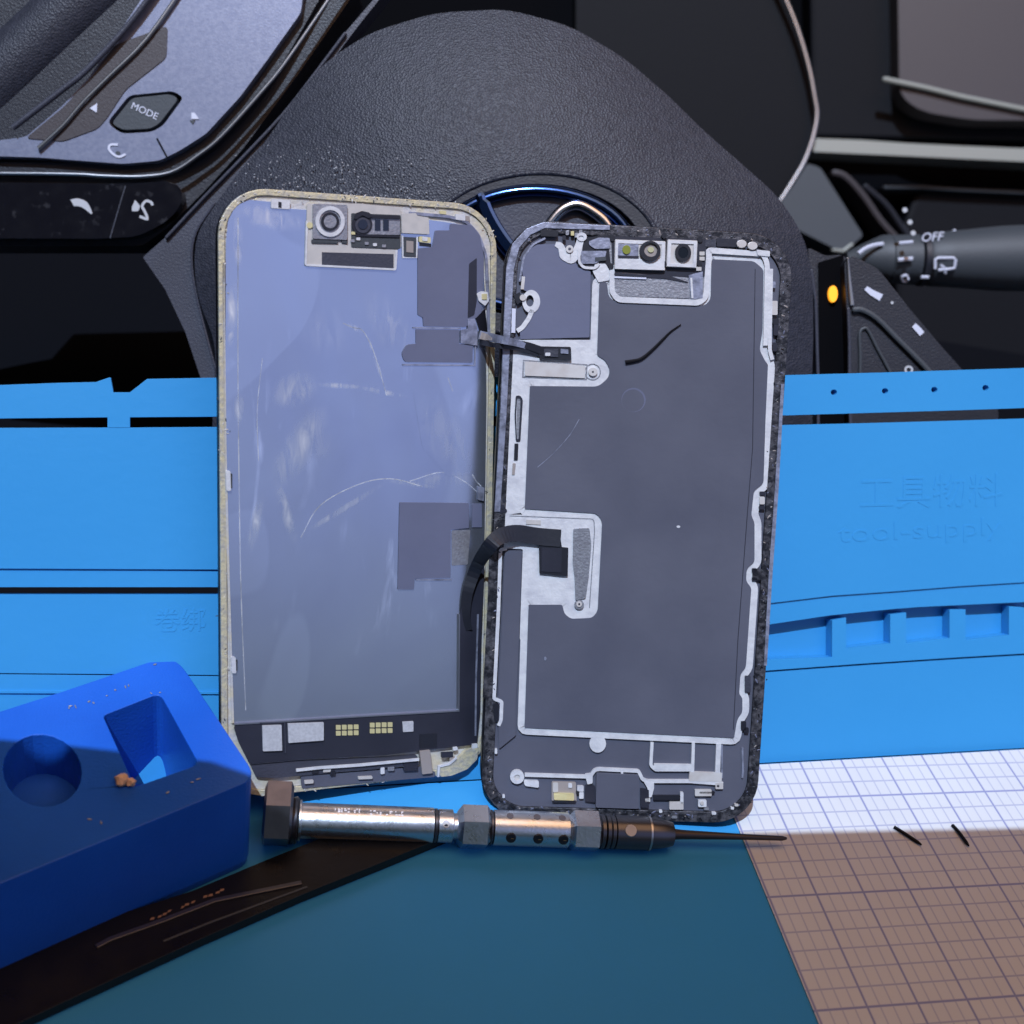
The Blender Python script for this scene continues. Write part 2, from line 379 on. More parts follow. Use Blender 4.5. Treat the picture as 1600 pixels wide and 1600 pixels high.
# -- standing part: one mesh of several raised areas
bm = bmesh.new()
def wp(pts, z0, z1, r=0, holes=()):
    add_poly(bm, pp(WALL, rnd(pts, r) if r else pts, 0), z0, z1, [pp(WALL, h_, 0) for h_ in holes])
strip = [(-120, 606), (98, 598), (150, 597), (170, 590), (173, 590), (177, 613), (203, 613), (230, 592), (345, 590), (800, 589), (1230, 586), (1380, 582), (1502, 578), (1760, 570),
         (1760, 632), (1502, 641), (1230, 649), (345, 651), (203, 652), (203, 668), (168, 668), (168, 652), (-120, 655)]
holes = [ell(1303, 613, 5, 4.5, 14), ell(1383, 611, 5, 4.5, 14), ell(1460, 609, 5, 4.5, 14), ell(1540, 606, 5, 4.5, 14)]
wp(strip, T, 0, holes=holes)
mainp = [(-120, 669), (168, 668), (203, 668), (345, 667), (800, 666), (1228, 664), (1360, 661), (1502, 657), (1760, 649),
         (1760, 900), (1502, 916), (1400, 924), (1300, 931), (1200, 943), (1000, 930), (700, 905), (345, 890), (-120, 888)]
wp(mainp, T, -.0001)
band = [(-120, 888), (345, 890), (700, 905), (1000, 930), (1200, 943), (1300, 931), (1400, 924), (1502, 916), (1760, 900),
        (1760, 934), (1502, 946), (1440, 949), (1400, 952), (1300, 962), (1200, 977), (1000, 968), (700, 935), (345, 918), (-120, 918)]
wp(band, T-.0004, -.0007)
comb = [(-120, 930), (345, 930), (700, 945), (1000, 975), (1190, 985)]
for a, b, ty in ((1190, 1303, 984), (1325, 1394, 966), (1419, 1487, 958), (1512, 1580, 953), (1604, 1672, 950)):
    if a > 1190: comb += [(a, ty)]
    comb += [(a, ty+48), (b, ty+44-(4 if a > 1190 else 0)), (b, ty-(14 if a == 1190 else 5))]
comb += [(1700, 940), (1760, 936), (1760, 1013), (1502, 1028), (1350, 1038), (1200, 1049), (800, 1060), (345, 1056), (-120, 1052)]
wp(comb, T-.0006, -.0010)
lo = [(-120, 1054), (345, 1058), (800, 1062), (1200, 1052), (1350, 1041), (1502, 1031), (1760, 1016), (1760, 1040)]
footL = [WALL.loc(x, y) for x, y in ((1760, 1100), (-120, 1100))]
P = pp(WALL, lo, 0)+[(P_[0], 0.) for P_ in footL]
add_poly(bm, P, T-.0006, -.0011)
# backing web behind the pockets, not behind the two slots
wp([(1100, 950), (1760, 925), (1760, 1030), (1100, 1062)], -.0066, -.0048)
link('standing_sheet', bm, 'mat', mat_t, bevel=.0007, seg=3)
ribbon('ridge', WALL, [(-120, 1081), (345, 1083), (800, 1090)], 3, -.0011, -.0006, 'mat', mat_t)
# lying part
bm = bmesh.new()
c = [floorpt(-400, 2100), floorpt(2000, 2100)]
x0, y0 = -.36, .085
fa = WALL.wpt(-.55, 0, 0); fb = WALL.wpt(.35, 0, 0)
Pf = [(fa[0], fa[1]), (fb[0], fb[1]), (.55, y0), (x0, y0)]
vs = [bm.verts.new((x, y, z)) for z in (0, -.003) for x, y in Pf]
bm.faces.new(vs[:4]); bm.faces.new(vs[4:][::-1])
for i in range(4): bm.faces.new((vs[i], vs[(i+1) % 4], vs[4+(i+1) % 4], vs[4+i]))
inv = WALL.matrix().inverted()
bmesh.ops.transform(bm, matrix=inv, verts=bm.verts)
link('lying_sheet', bm, 'mat', mat_t)
text('raised_text', '工具物料', WALL, 1456, 772, 42, 'mat', mat_t, -.0001, rot=.02, ext=.0001, sx=1.15)
text('raised_text', 'tool-supply', WALL, 1440, 829, 30, 'mat', mat_t, -.0001, rot=.035, ext=.0001, sx=1.6)
text('raised_text', '卷绑', WALL, 282, 972, 26, 'mat', mat_t, -.0011, rot=0, ext=.0002)

tag(link('seat', (lambda b: (add_poly(b, [(-1.2, -1.2), (1.2, -1.2), (1.2, .9), (-1.2, .9)], -.03, -.006), b)[1])(bmesh.new()), 'shade'), kind='structure')
# ================================================================== graph paper
ztop = .0004
A_ = floorpt(1147, 1280); e0 = A_[0]
yw = lambda x: WALL.o[1]+(x-WALL.o[0])*WALL.r[1]/WALL.r[0]-.0005
bm = bmesh.new()
add_poly(bm, [(e0, yw(e0)), (.40, yw(.40)), (.40, .09), (e0, .09)], .0001, ztop)
tag(link('graph_paper', bm, 'paper'), 'sheet of white squared paper with blue grid lines lying on the mat at the right', 'paper')
for i, (pts, lab) in enumerate((([(1397, 1292), (1416, 1304), (1440, 1320)], 'short black bristle on the squared paper, the left one of two'),
                                ([(1488, 1289), (1498, 1300), (1514, 1322)], 'short black bristle on the squared paper, the right one near the photo edge'))):
    P = [floorpt(x, y, ztop+.0006) for x, y in smoothpath(pts, 4)]
    bm = bmesh.new(); tube_bm(bm, P, [.00045]*(len(P)-1)+[.0002], 8)
    tag(link('bristle', bm, 'hair', smooth=True), lab, 'bristle', 'black bristles on the squared paper')

# ================================================================== PHONES
def pose(p, n, u, s):
    n = np.array(n); u = np.array(u); u = u-u@n*n; u /= np.linalg.norm(u); r = np.cross(u, n); r /= np.linalg.norm(r)
    return Frame(CAMP+w(np.array(p)*s), w(r), w(u))
PWL, PHL = .0715*.974, .1496*.974
PL = pose([-.038, .0035, -.3235], [.401, -.115, .909], [.02, .993, .117], .974)
PWR, PHR = .0715*1.010, .1496*1.010
PR = pose([.0308, -.0044, -.3207], [.066, -.09, .994], [.048, .995, .087], 1.010)
def rrect(Wd, Ht, R, n=8):
    P = [(-Wd/2, -Ht/2), (Wd/2, -Ht/2), (Wd/2, Ht/2), (-Wd/2, Ht/2)]
    out = []
    for i, (x, y) in enumerate(P):
        cx = x+(R if x < 0 else -R); cy = y+(R if y < 0 else -R); a0 = [math.pi, 1.5*math.pi, 0, .5*math.pi][i]
        out += [(cx+R*math.cos(a0+math.pi/2*j/n), cy+R*math.sin(a0+math.pi/2*j/n)) for j in range(n+1)]
    return out
for nm, f_, a, b in (('L', PL, PWL, PHL), ('R', PR, PWR, PHR)):
    print(nm, 'min z mm', min(f_.wpt(x, y, -.004)[2] for x, y in rrect(a, b, .011))*1000, 'wall gap', [round(1000*float((f_.wpt(x, y, -.006)-WALL.o)@WALL.n), 1) for x, y in ((-a/2, -b/2), (a/2, -b/2), (a/2, .03), (-a/2, .03))])
# ---- left: the lifted display, seen from its back
LT = empty('phone_display', PL, 'detached phone screen standing upright, shiny blue grey foil back and cream edge', 'phone screen')
def lp(name, pts, z0, z1, m, r=0, **k): return poly(name, PL, pts, z0*MM, z1*MM, m, LT, r=r, **k)
bm = bmesh.new(); add_poly(bm, rrect(PWL, PHL, .0115), -.0026, -.0006); link('cover_glass', bm, 'edge', LT, bevel=.0006)
bm = bmesh.new(); add_poly(bm, rrect(PWL-.0003, PHL-.0003, .0114), -.0006, .0006, [rrect(PWL-.0032, PHL-.0032, .0098)])
link('edge_frame', bm, 'goldframe', LT, bevel=.0003)
bm = bmesh.new(); add_poly(bm, rrect(PWL-.0034, PHL-.0034, .0096), -.0006, .0001); link('inner_tray', bm, 'pale', LT)
# pale rim lines down both long sides
ribbon('inner_rim', PL, [(349, 410), (352, 700), (357, 900), (364, 1130)], 3, .1*MM, .6*MM, 'pale', LT)
ribbon('inner_rim', PL, [(640, 333), (700, 338), (728, 345), (748, 366), (760, 400), (763, 470), (764, 520)], 4, .1*MM, .7*MM, 'lip', LT, r=8)
sheet = [(353, 380), (356, 345), (368, 322), (390, 312), (430, 316), (452, 326), (480, 328), (560, 329), (690, 346), (726, 352), (745, 372), (754, 400), (758, 460), (760, 620), (758, 770), (757, 845), (728, 915), (718, 960), (717, 1112), (560, 1121), (367, 1134), (362, 1100), (357, 900), (352, 600)]
lp('metal_foil', sheet, .1, .45, 'foil', r=5)
lp('film_patch', [(645, 610), (735, 612), (748, 740), (700, 745), (660, 700)], .45, .50, 'foil', r=6)
# soft smears of dried glue: blurred ellipses of a finely streaked whitish film in the foil's own colour
def smears(spots):
    t = K['foil'].node_tree; b = t.nodes['Principled BSDF']; g = N(t, 'ShaderNodeTexCoord'); acc = None
    for x0_, y0_, x1_, y1_, hw, st_ in spots:
        a = np.array(PL.loc(x0_, y0_)); c_ = np.array(PL.loc(x1_, y1_)); m_ = (a+c_)/2; ln = np.linalg.norm(c_-a)/2; an = math.atan2(*(c_-a)[::-1])
        mp = N(t, 'ShaderNodeMapping', vector_type='TEXTURE'); mp.inputs['Location'].default_value = (*m_, 0); mp.inputs['Rotation'].default_value = (0, 0, an)
        mp.inputs['Scale'].default_value = (ln, hw/F*.315, 1); t.links.new(g.outputs['Object'], mp.inputs[0])
        ln_ = N(t, 'ShaderNodeVectorMath', operation='LENGTH'); t.links.new(mp.outputs[0], ln_.inputs[0])
        r = N(t, 'ShaderNodeMapRange', interpolation_type='SMOOTHSTEP'); r.inputs['From Min'].default_value = 1.15; r.inputs['From Max'].default_value = .2; r.inputs['To Max'].default_value = st_
        t.links.new(ln_.outputs['Value'], r.inputs[0])
        if acc is None: acc = r.outputs[0]
        else:
            q = N(t, 'ShaderNodeMath', operation='MAXIMUM'); t.links.new(acc, q.inputs[0]); t.links.new(r.outputs[0], q.inputs[1]); acc = q.outputs[0]
    mp = N(t, 'ShaderNodeMapping'); mp.inputs['Rotation'].default_value = (0, 0, -.55); mp.inputs['Scale'].default_value = (1, .3, 1); t.links.new(g.outputs['Object'], mp.inputs[0])
    n = N(t, 'ShaderNodeTexNoise'); n.inputs['Scale'].default_value = 380; n.inputs['Detail'].default_value = 8; n.inputs['Distortion'].default_value = 1.2; t.links.new(mp.outputs[0], n.inputs['Vector'])
    r = N(t, 'ShaderNodeMapRange'); r.inputs['From Min'].default_value = .38; r.inputs['From Max'].default_value = .68; t.links.new(n.outputs['Fac'], r.inputs[0])
    q = N(t, 'ShaderNodeMath', operation='MULTIPLY'); t.links.new(acc, q.inputs[0]); t.links.new(r.outputs[0], q.inputs[1])
    mx = N(t, 'ShaderNodeMix', data_type='RGBA'); old = b.inputs['Base Color'].links[0].from_socket
    t.links.new(q.outputs[0], mx.inputs['Factor']); t.links.new(old, mx.inputs['A']); mx.inputs['B'].default_value = (.95, .97, 1, 1)
    t.links.new(mx.outputs['Result'], b.inputs['Base Color'])
    ro = N(t, 'ShaderNodeMath', operation='MULTIPLY_ADD'); ro.inputs[1].default_value = .35; oldr = b.inputs['Roughness'].links[0].from_socket
    t.links.new(q.outputs[0], ro.inputs[0]); t.links.new(oldr, ro.inputs[2]); t.links.new(ro.outputs[0], b.inputs['Roughness'])
smears([(366, 440, 360, 522, 10, 1), (362, 515, 358, 542, 5, .8), (425, 625, 495, 592, 26, .8), (430, 760, 505, 635, 26, .8), (374, 612, 372, 662, 8, .9), (388, 868, 408, 770, 9, .9), (428, 745, 462, 850, 10, .9),
        (366, 330, 475, 352, 18, .8), (370, 335, 372, 420, 8, .7), (490, 600, 565, 605, 5, 1), (560, 605, 636, 620, 5, 1), (538, 506, 572, 520, 5, .8), (572, 520, 605, 618, 4, .7), (640, 752, 748, 745, 14, .5), (575, 455, 640, 560, 30, .35),
        (470, 835, 600, 755, 6, .7), (600, 750, 690, 762, 5, .6), (650, 620, 735, 740, 40, .3), (440, 700, 520, 690, 30, .4), (500, 560, 520, 480, 40, .2)])
for pts, wd in (([(536, 505), (552, 512), (566, 516), (580, 540), (592, 575), (604, 618)], 1.2), ([(470, 840), (500, 790), (560, 757), (610, 748), (660, 760)], 1.3),
                ([(700, 590), (716, 640), (722, 700), (740, 745), (752, 760)], 1.5), ([(640, 752), (690, 738), (725, 752), (745, 768)], 1.2), ([(410, 560), (402, 640), (404, 720)], 1.)):
    ribbon('glue_trace', PL, smoothpath(pts, 5), wd, .45*MM, .48*MM, 'residue', LT)
ribbon('film_edge', PL, smoothpath([(372, 340), (372, 600), (376, 900), (384, 1110)], 4), 1.4, .45*MM, .48*MM, 'residue', LT)
# small clip at the top edge
c1 = lp('clip', box(424, 311, 453, 325, 2), .45, .9, 'white', r=1)
poly('slot', PL, box(435, 315, 440, 324, 1), .9*MM, .96*MM, 'black', LT)
# earpiece bracket
lp('earpiece_bracket', [(480, 318), (560, 318), (626, 324), (627, 386), (621, 390), (619, 421), (478, 414)], .45, .8, 'beige', r=2, bevel=.0001)
ribbon('bracket_rim', PL, [(480, 345), (478, 414), (618, 421), (620, 391)], 2.5, .5*MM, 1.0*MM, 'white', LT, r=2)
lp('bracket_window', box(503, 394, 615, 417, 3), .8, .86, 'grayplastic')
lp('speaker_box', box(489, 318, 543, 373, 2), .8, 1.4, 'steel', r=3, bevel=.0001)
ring('speaker_ring', PL, ell(516, 346, 23, 24), ell(516, 346, 17, 18), 1.4*MM, 1.8*MM, 'white', LT)
ring('speaker_gasket', PL, ell(516, 346, 14, 14.5), ell(516, 346, 10.5, 11), 1.4*MM, 1.75*MM, 'black', LT)
lp('speaker_grille', ell(516, 346, 10, 10.5), 1.4, 1.6, 'steel')
lp('bracket_slot', box(487, 374, 528, 379, 1), .8, 1.2, 'darkgray'); lp('bracket_slot', box(534, 373, 543, 379, 1), .8, 1.2, 'darkgray')
lp('solder_point', ell(484, 352, 5, 5, 10), .8, 1.1, 'gold')
lp('sensor_board', box(549, 333, 626, 386, 3), .8, 1.0, 'darkgray', r=2)
lp('sensor_mount', ell(566, 351, 16, 16), 1.0, 1.4, 'black'); lp('sensor_mount', box(566, 341, 625, 366, 1), 1.0, 1.3, 'steel', r=2)
lp('camera_ring', ell(567, 352, 12, 12), 1.4, 1.6, 'grayplastic'); lp('camera_lens', ell(567, 350.5, 7.5, 7.5), 1.6, 1.8, 'lens')
for x in (586, 599): lp('sensor_window', box(x, 343, x+8.5, 360, 0), 1.3, 1.5, 'lens')
lp('gasket_strip', box(580, 336, 625, 341, 1), 1.3, 1.7, 'black'); lp('gasket_arc', [(553, 342), (556, 333), (566, 329.5), (577, 332), (583, 338), (576, 341), (566, 336), (558, 342)], 1.4, 1.8, 'black', r=2)
lp('gasket_strip', box(556, 366, 624, 369, 2), 1.0, 1.3, 'black')
for x, y, m_ in ((557, 371, 'white'), (549, 362, 'gold'), (553, 356, 'white'), (583, 380, 'white'), (597, 382, 'steel'), (570, 378, 'steel'), (548, 374, 'steel')):
    lp('solder_point', box(x, y, x+6, y+4.5), 1.0, 1.25, m_, r=1)
lp('flex_tape', [(627, 334), (650, 333), (652, 337), (670, 340), (671, 366), (628, 364)], .8, 1.3, 'beige', r=1, bevel=.0001)
lp('chip', box(631, 370, 650, 400, 1), .45, 1.0, 'darkgray', r=1); ribbon('chip_rim', PL, [(629, 368), (630, 402), (651, 402), (652, 370)], 2, .5*MM, .8*MM, 'white', LT)
lp('chip_die', box(635, 376, 646, 394, 1), 1.0, 1.15, 'brownmetal')
lp('contact', box(655, 369, 673, 378, 2), .45, 1.0, 'gold', r=2); lp('contact', box(660, 370, 668, 376, 1), 1.0, 1.2, 'white')
lp('contact_shade', box(656, 379, 674, 384, 2), .45, .7, 'black')
lp('top_contact', box(712, 334, 727, 343, 2), .2, .9, 'white', r=1); lp('top_contact', box(727, 337, 734, 345, 1), .2, .7, 'brownmetal', r=1)
lp('solder_point', box(688, 329, 697, 334, 1), .2, .8, 'gold')
# dark sheets on the foil
lp('graphite_patch', [(704, 349.5), (738, 352), (750, 368), (756, 400), (756, 432), (754, 450), (752, 492), (738, 500), (728, 511), (662, 510), (661, 496), (653, 492), (653, 388), (676, 386), (680, 360), (703, 360)], .45, .75, 'graphite2', r=2)
lp('graphite_stripe', [(733, 412), (745, 403), (745, 470), (741, 492), (731, 497)], .75, .85, 'flex', r=2)
lp('tape_patch', [(650, 514.5), (717.5, 515), (717.5, 537), (738.5, 538.5), (738.5, 567), (632, 565.5), (627.5, 552), (635, 538.5), (650, 537)], .45, .75, 'graphite2', r=[1, 1, 1, 3, 3, 5, 5, 5, 1])
ribbon('tape_rim', PL, [(629, 570), (742, 571), (743, 540)], 2, .45*MM, .7*MM, 'lip', LT)
ribbon('tape_rim', PL, [(645, 512), (720, 513)], 2, .45*MM, .7*MM, 'lip', LT)
lp('side_contact', [(745, 459), (752, 455), (762, 456), (764, 470), (758, 478), (748, 470)], .5, 1.2, 'white', r=2); lp('side_contact', box(753, 459, 761, 468), 1.2, 1.4, 'gold', r=1)
lp('flex_tab', [(731, 498), (742, 498), (746, 514), (746, 540), (720, 536), (720, 516), (731, 514)], .8, 1.0, 'lip', r=1)
lp('dark_corner', [(744, 497), (758, 482), (762, 520), (752, 522)], .5, .9, 'edge', r=2)
lp('lower_patch', [(624.7, 785), (732.5, 786), (732.5, 825), (704, 827.5), (704, 902.5), (648, 904), (646.6, 921), (621.6, 921)], .45, .78, 'graphite2', r=1.5)
lp('lower_patch', box(738, 787, 753, 824), .45, .7, 'graphite2', r=1)
lp('film_patch', [(706, 829), (735, 828), (731, 882), (706, 884)], .45, .55, 'steel', r=2)
ribbon('tape_rim', PL, [(650, 906), (706, 906)], 2, .45*MM, .7*MM, 'lip', LT)
for y0_, h_ in ((735, 32), (1026, 26)):
    lp('side_clip', [(353+(y0_-735)*.028, y0_), (360+(y0_-735)*.028, y0_+1), (361+(y0_-735)*.028, y0_+h_), (354+(y0_-735)*.028, y0_+h_)], .2, 1.1, 'white', r=2)
    lp('side_clip', box(360+(y0_-735)*.028, y0_+5, 363+(y0_-735)*.028, y0_+h_-4), .45, .9, 'darkgray')
lp('side_clip', [(747, 760), (757, 762), (756, 783), (747, 781)], .2, 1.0, 'lip', r=1)
# black lower board
lp('lower_board', [(752, 868), (757, 885), (752, 1000), (750, 1110), (745, 1163), (600, 1180), (470, 1187), (390, 1194), (373, 1160), (366, 1138), (368, 1134), (560, 1122), (717, 1113), (719, 960), (729, 918)], .46, 1.1, 'flex', r=3, bevel=.00008)
ribbon('board_edge', PL, [(747, 960), (744, 1060), (743, 1150)], 2.5, 1.1*MM, 1.3*MM, 'lip', LT)
ribbon('foil_edge', PL, [(366, 1132), (560, 1120), (717, 1111), (718, 960)], 1.8, .5*MM, 1.25*MM, 'satin', LT)
lp('shield_can', [(410, 1134), (440, 1133), (441, 1173), (411, 1174)], 1.1, 1.7, 'can', r=1, bevel=.00008)
lp('shield_can', [(450, 1131), (506, 1129), (506, 1157), (451, 1161)], 1.1, 1.7, 'can', r=1, bevel=.00008)
lp('shield_can', [(629, 1128), (646, 1127), (646, 1143), (630, 1144)], 1.1, 1.5, 'can', r=1, bevel=.00008)
ribbon('shield_rim', PL, [(406, 1130), (445, 1129), (446, 1177)], 1.6, 1.1*MM, 1.4*MM, 'grayplastic', LT)
for gx, gy in ((525, 1133), (578, 1129.5)):
    for i in range(4):
        for j in range(2):
            lp('gold_pad', box(gx+i*9.3, gy+j*9.2-i*.25, gx+i*9.3+7.4, gy+j*9.2+7.2-i*.25), 1.1, 1.3, 'gold', r=.8)
lp('sticker', box(655, 1147, 683, 1169, -1), 1.1, 1.2, 'black')
# bottom end below the board
lp('bottom_bracket', [(392, 1197), (470, 1190), (600, 1184), (652, 1180), (655, 1196), (560, 1204), (470, 1212), (430, 1216), (400, 1214)], .2, 1.3, 'grayplastic', r=3)
ribbon('bracket_bar', PL, [(463, 1204), (500, 1200), (560, 1196), (655, 1187)], 3.5, 1.3*MM, 1.9*MM, 'white', LT)
lp('bottom_tape', [(656, 1174), (672, 1172), (676, 1208), (660, 1210)], .2, 1.7, 'brownmetal', r=1)
lp('bottom_board', [(470, 1212), (560, 1206), (655, 1198), (680, 1206), (680, 1214), (560, 1224), (472, 1232)], .2, .9, 'graphite', r=2)
for x, y, a, b, m_ in ((488, 1204, 10, 5, 'black'), (516, 1205, 8, 7, 'black'), (505, 1203, 12, 4, 'beige'), (631, 1193, 22, 12, 'flex'), (595, 1200, 6, 10, 'white'), (606, 1199, 10, 6, 'steel'),
                       (690, 1176, 18, 8, 'flex'), (703, 1184, 10, 6, 'brownmetal'), (738, 1163, 8, 7, 'white'), (708, 1168, 7, 5, 'white'), (560, 1214, 22, 4, 'beige'), (476, 1220, 14, 5, 'beige')):
    lp('bottom_component', box(x, y, x+a, y+b, -1), .9, 1.6, m_, r=1)
lp('corner_bracket', [(686, 1200), (700, 1196), (716, 1185), (730, 1172), (747, 1168), (746, 1186), (730, 1202), (706, 1212), (688, 1214)], .2, 1.6, 'goldframe', r=3, bevel=.0001)
ribbon('corner_rim', PL, [(685, 1214), (686, 1198), (702, 1194), (714, 1184)], 3, 1.2*MM, 1.9*MM, 'white', LT)

# ---- right: the phone body
RT = empty('opened_phone', PR, 'opened dark phone body with white adhesive outlines and camera modules, right of the foil screen', 'phone body')
def rp(name, pts, z0, z1, m, r=0, **k): return poly(name, PR, pts, z0*MM, z1*MM, m, RT, r=r, **k)
bm = bmesh.new(); add_poly(bm, rrect(PWR, PHR, .0115, 10), -.0065, -.0004); link('back_case', bm, 'edge', RT, bevel=.0012, seg=3)
bm = bmesh.new(); add_poly(bm, rrect(PWR-.0006, PHR-.0006, .0113, 10), -.0004, .0008, [rrect(PWR-.0062, PHR-.0062, .0086, 10)])
link('frame_edge', bm, 'frame', RT, bevel=.0003)
bm = bmesh.new(); add_poly(bm, rrect(PWR-.0063, PHR-.0063, .0085, 10), -.0004, .0001); link('inner_floor', bm, 'graphite', RT)
# lighter lip, top-left corner and down the left side
ribbon('frame_lip', PR, [(953, 356), (850, 352), (826, 362), (806, 384), (797, 420), (793, 500), (787, 640), (777, 800)], [7, 9, 11, 12, 12, 11, 10, 9], .5*MM, 1.1*MM, 'lip', RT, bevel=.0001)
ribbon('frame_lip', PR, [(768, 870), (765, 950), (757, 1090)], [8, 7, 6], .8*MM, 1.0*MM, 'frame', RT)
ribbon('frame_lip', PR, [(1223, 600), (1214, 760), (1204, 900), (1196, 1040)], [5, 6, 6, 5], .8*MM, 1.05*MM, 'lip', RT)
ribbon('inner_arc', PR, [(852, 372), (832, 382), (818, 402), (812, 440)], 3, .5*MM, 1.0*MM, 'lip', RT, r=6)
MAIN = [(1113.7, 405), (1178, 408), (1193, 421), (1191.5, 515), (1187, 547), (1195, 563), (1200, 570), (1196, 660), (1193, 755), (1178, 767), (1174, 805), (1179, 817), (1179, 878),
        (1167, 888), (1165.5, 908), (1174, 918), (1165.5, 1043), (1157, 1053), (1155, 1084), (1160, 1091), (1160, 1112), (1152, 1124), (1147, 1153), (819.6, 1137), (826, 945), (878.6, 945),
        (882, 959), (892, 967), (926, 965.6), (934, 955), (941, 814), (932, 802), (820, 795), (828, 603), (935, 604), (951, 590), (953, 577), (945, 562), (933, 555.6), (936.6, 442), (948, 440), (951, 463), (961, 472), (1101, 477.6), (1110.5, 468), (1112, 408)]
rr_ = [0, 5, 5, 3, 5, 4, 2, 0, 5, 5, 4, 4, 5, 6, 6, 5, 5, 5, 3, 3, 4, 5, 2, 2, 2, 3, 5, 5, 8, 8, 10, 8, 2, 2, 8, 8, 8, 8, 4, 3, 5, 6, 6, 6, 6, 3]
# white plate = wide band along the outline of the sheet, plus the fields beside it
ribbon('adhesive_outline', PR, rnd(MAIN, 5, 3), [22]*(len(rnd(MAIN, 5, 3))), .1*MM, .72*MM, 'white', RT, closed=True)
rp('adhesive_field', [(800, 531), (924, 531), (930, 560), (950, 584), (936, 603), (829, 604), (821, 800), (784, 806), (788, 700), (793, 600)], .1, .70, 'white', r=3)
rp('adhesive_field', [(784, 804), (934, 806), (937, 815), (930, 955), (920, 962), (893, 962), (884, 940), (824, 942), (819, 1000), (812, 1000), (817, 858), (776, 856), (780, 820)], .1, .69, 'white', r=3)
rp('graphite_sheet', MAIN, .72, 1.0, 'graphite', r=rr_)
ribbon('sheet_crease', PR, [(1180, 420), (1176, 700), (1168, 800), (1153, 1000), (1146, 1140)], 1.2, 1.0*MM, 1.04*MM, 'flex', RT)
S2 = [(839, 382), (869, 381), (875, 386), (880, 401), (899, 407), (903, 418), (923, 424), (921, 527), (813, 530), (812, 510), (829, 494), (836, 480), (836, 466), (829, 458), (818, 453), (815, 404), (826, 390)]
rp('graphite_sheet', S2, .5, .95, 'graphite2', r=[3, 2, 3, 4, 4, 3, 2, 2, 2, 3, 5, 5, 5, 5, 2, 6, 6])
rp('graphite_strip', [(789, 860), (816, 860), (811, 1000), (806, 1100), (806, 1149), (780, 1170), (778, 1100), (783, 1000)], .3, .78, 'graphite', r=2)
ribbon('adhesive_line', PR, [(792, 857), (782, 859), (779, 950), (772, 1092), (784, 1096), (783, 1125), (779, 1134)], 5.5, .3*MM, .85*MM, 'white', RT, r=3)
rp('frame_hole', [(770, 1099), (780, 1100), (779, 1128), (772, 1126)], .2, .9, 'black', r=2)
# clip at the left
ring('adhesive_ring', PR, ell(830, 471, 14, 18), ell(828, 470, 6, 9), .95*MM, 1.15*MM, 'white', RT)
ribbon('adhesive_line', PR, [(832, 484), (826, 498), (816, 512), (808, 517)], 7, .6*MM, 1.15*MM, 'white', RT, r=4)
rp('frame_hole', [(803, 462), (812, 456), (817, 470), (808, 476)], .6, 1.2, 'black', r=2)
rp('screw', ell(817, 465, 5, 5, 12), 1.0, 1.5, 'cream')
ribbon('adhesive_line', PR, [(818, 432), (816, 452)], 5, .5*MM, 1.0*MM, 'cream', RT)
ribbon('frame_lip', PR, [(803, 482), (802, 520)], 6, 1.1*MM, 1.2*MM, 'icon', RT)
# top left details
rp('frame_hole', [(845, 359), (872, 360), (872, 370), (845, 369)], .8, 1.2, 'black', r=1)
for x, y, m_ in ((884, 360, 'steel'), (892, 361, 'gold'), (898, 364, 'steel'), (879, 368, 'flex'), (905, 359, 'steel')):
    rp('frame_component', box(x, y, x+5, y+7), .8, 1.3, m_, r=1)
ribbon('adhesive_outline', PR, [(868, 381), (876, 384), (882, 400), (893, 404), (901, 396), (906, 378), (910, 366)], [7, 10, 14, 16, 14, 11, 10], .9*MM, 1.15*MM, 'white', RT, r=3)
ring('screw_ring', PR, ell(890, 389, 6, 6, 16), ell(890, 389, 2.4, 2.4, 16), 1.15*MM, 1.5*MM, 'cream', RT)
ring('screw_ring', PR, ell(909, 370, 8, 7, 16), ell(908, 371, 4, 3, 16), 1.0*MM, 1.4*MM, 'white', RT)
rp('well', [(908, 372), (958, 366), (958, 417), (908, 417)], .8, .98, 'black', r=3)
rp('connector_plate', [(920, 377), (936, 371), (953, 372), (953, 388), (930, 389), (921, 383)], 1.0, 1.3, 'lip', r=2)
rp('connector_plate', [(908, 392), (948, 392), (945, 404), (930, 412), (908, 412)], 1.0, 1.3, 'lip', r=2)
ribbon('adhesive_outline', PR, [(905, 388), (905, 410), (912, 418), (930, 419), (936, 412)], 4, .9*MM, 1.4*MM, 'white', RT, r=4)
rp('well_detail', box(930, 402, 947, 408, -1), 1.3, 1.5, 'darkgray', r=1)
rp('adhesive_field', [(930, 412), (946, 412), (954, 425), (952, 438), (935, 441), (926, 424)], .8, 1.05, 'white', r=2)
# camera bay
rp('camera_bay', [(950, 374), (1100, 388), (1106, 398), (1101, 466), (1092, 472), (966, 466), (956, 458), (955, 420)], .3, .99, 'steel', r=4)
rp('bay_plate', [(960, 431), (1078, 436), (1078, 466), (968, 463), (960, 455)], .99, 1.25, 'steel', r=4)
ribbon('bay_highlight', PR, [(960, 428), (1000, 431), (1040, 432), (1075, 441)], [3, 4, 6, 1], 1.2*MM, 1.5*MM, 'flex', RT)
ribbon('bay_highlight', PR, [(960, 433), (1010, 435)], 2.5, 1.2*MM, 1.6*MM, 'icon', RT)
rp('bay_tape', [(1076, 430), (1098, 424), (1098, 466), (1080, 468)], 1.0, 1.4, 'lip', r=1); ribbon('bay_highlight', PR, [(1080, 434), (1082, 466)], 3, 1.4*MM, 1.6*MM, 'white', RT)
rp('bay_gap', [(955, 369), (1104, 374), (1103, 432), (1085, 434), (957, 424)], .99, 1.1, 'flex', r=2)
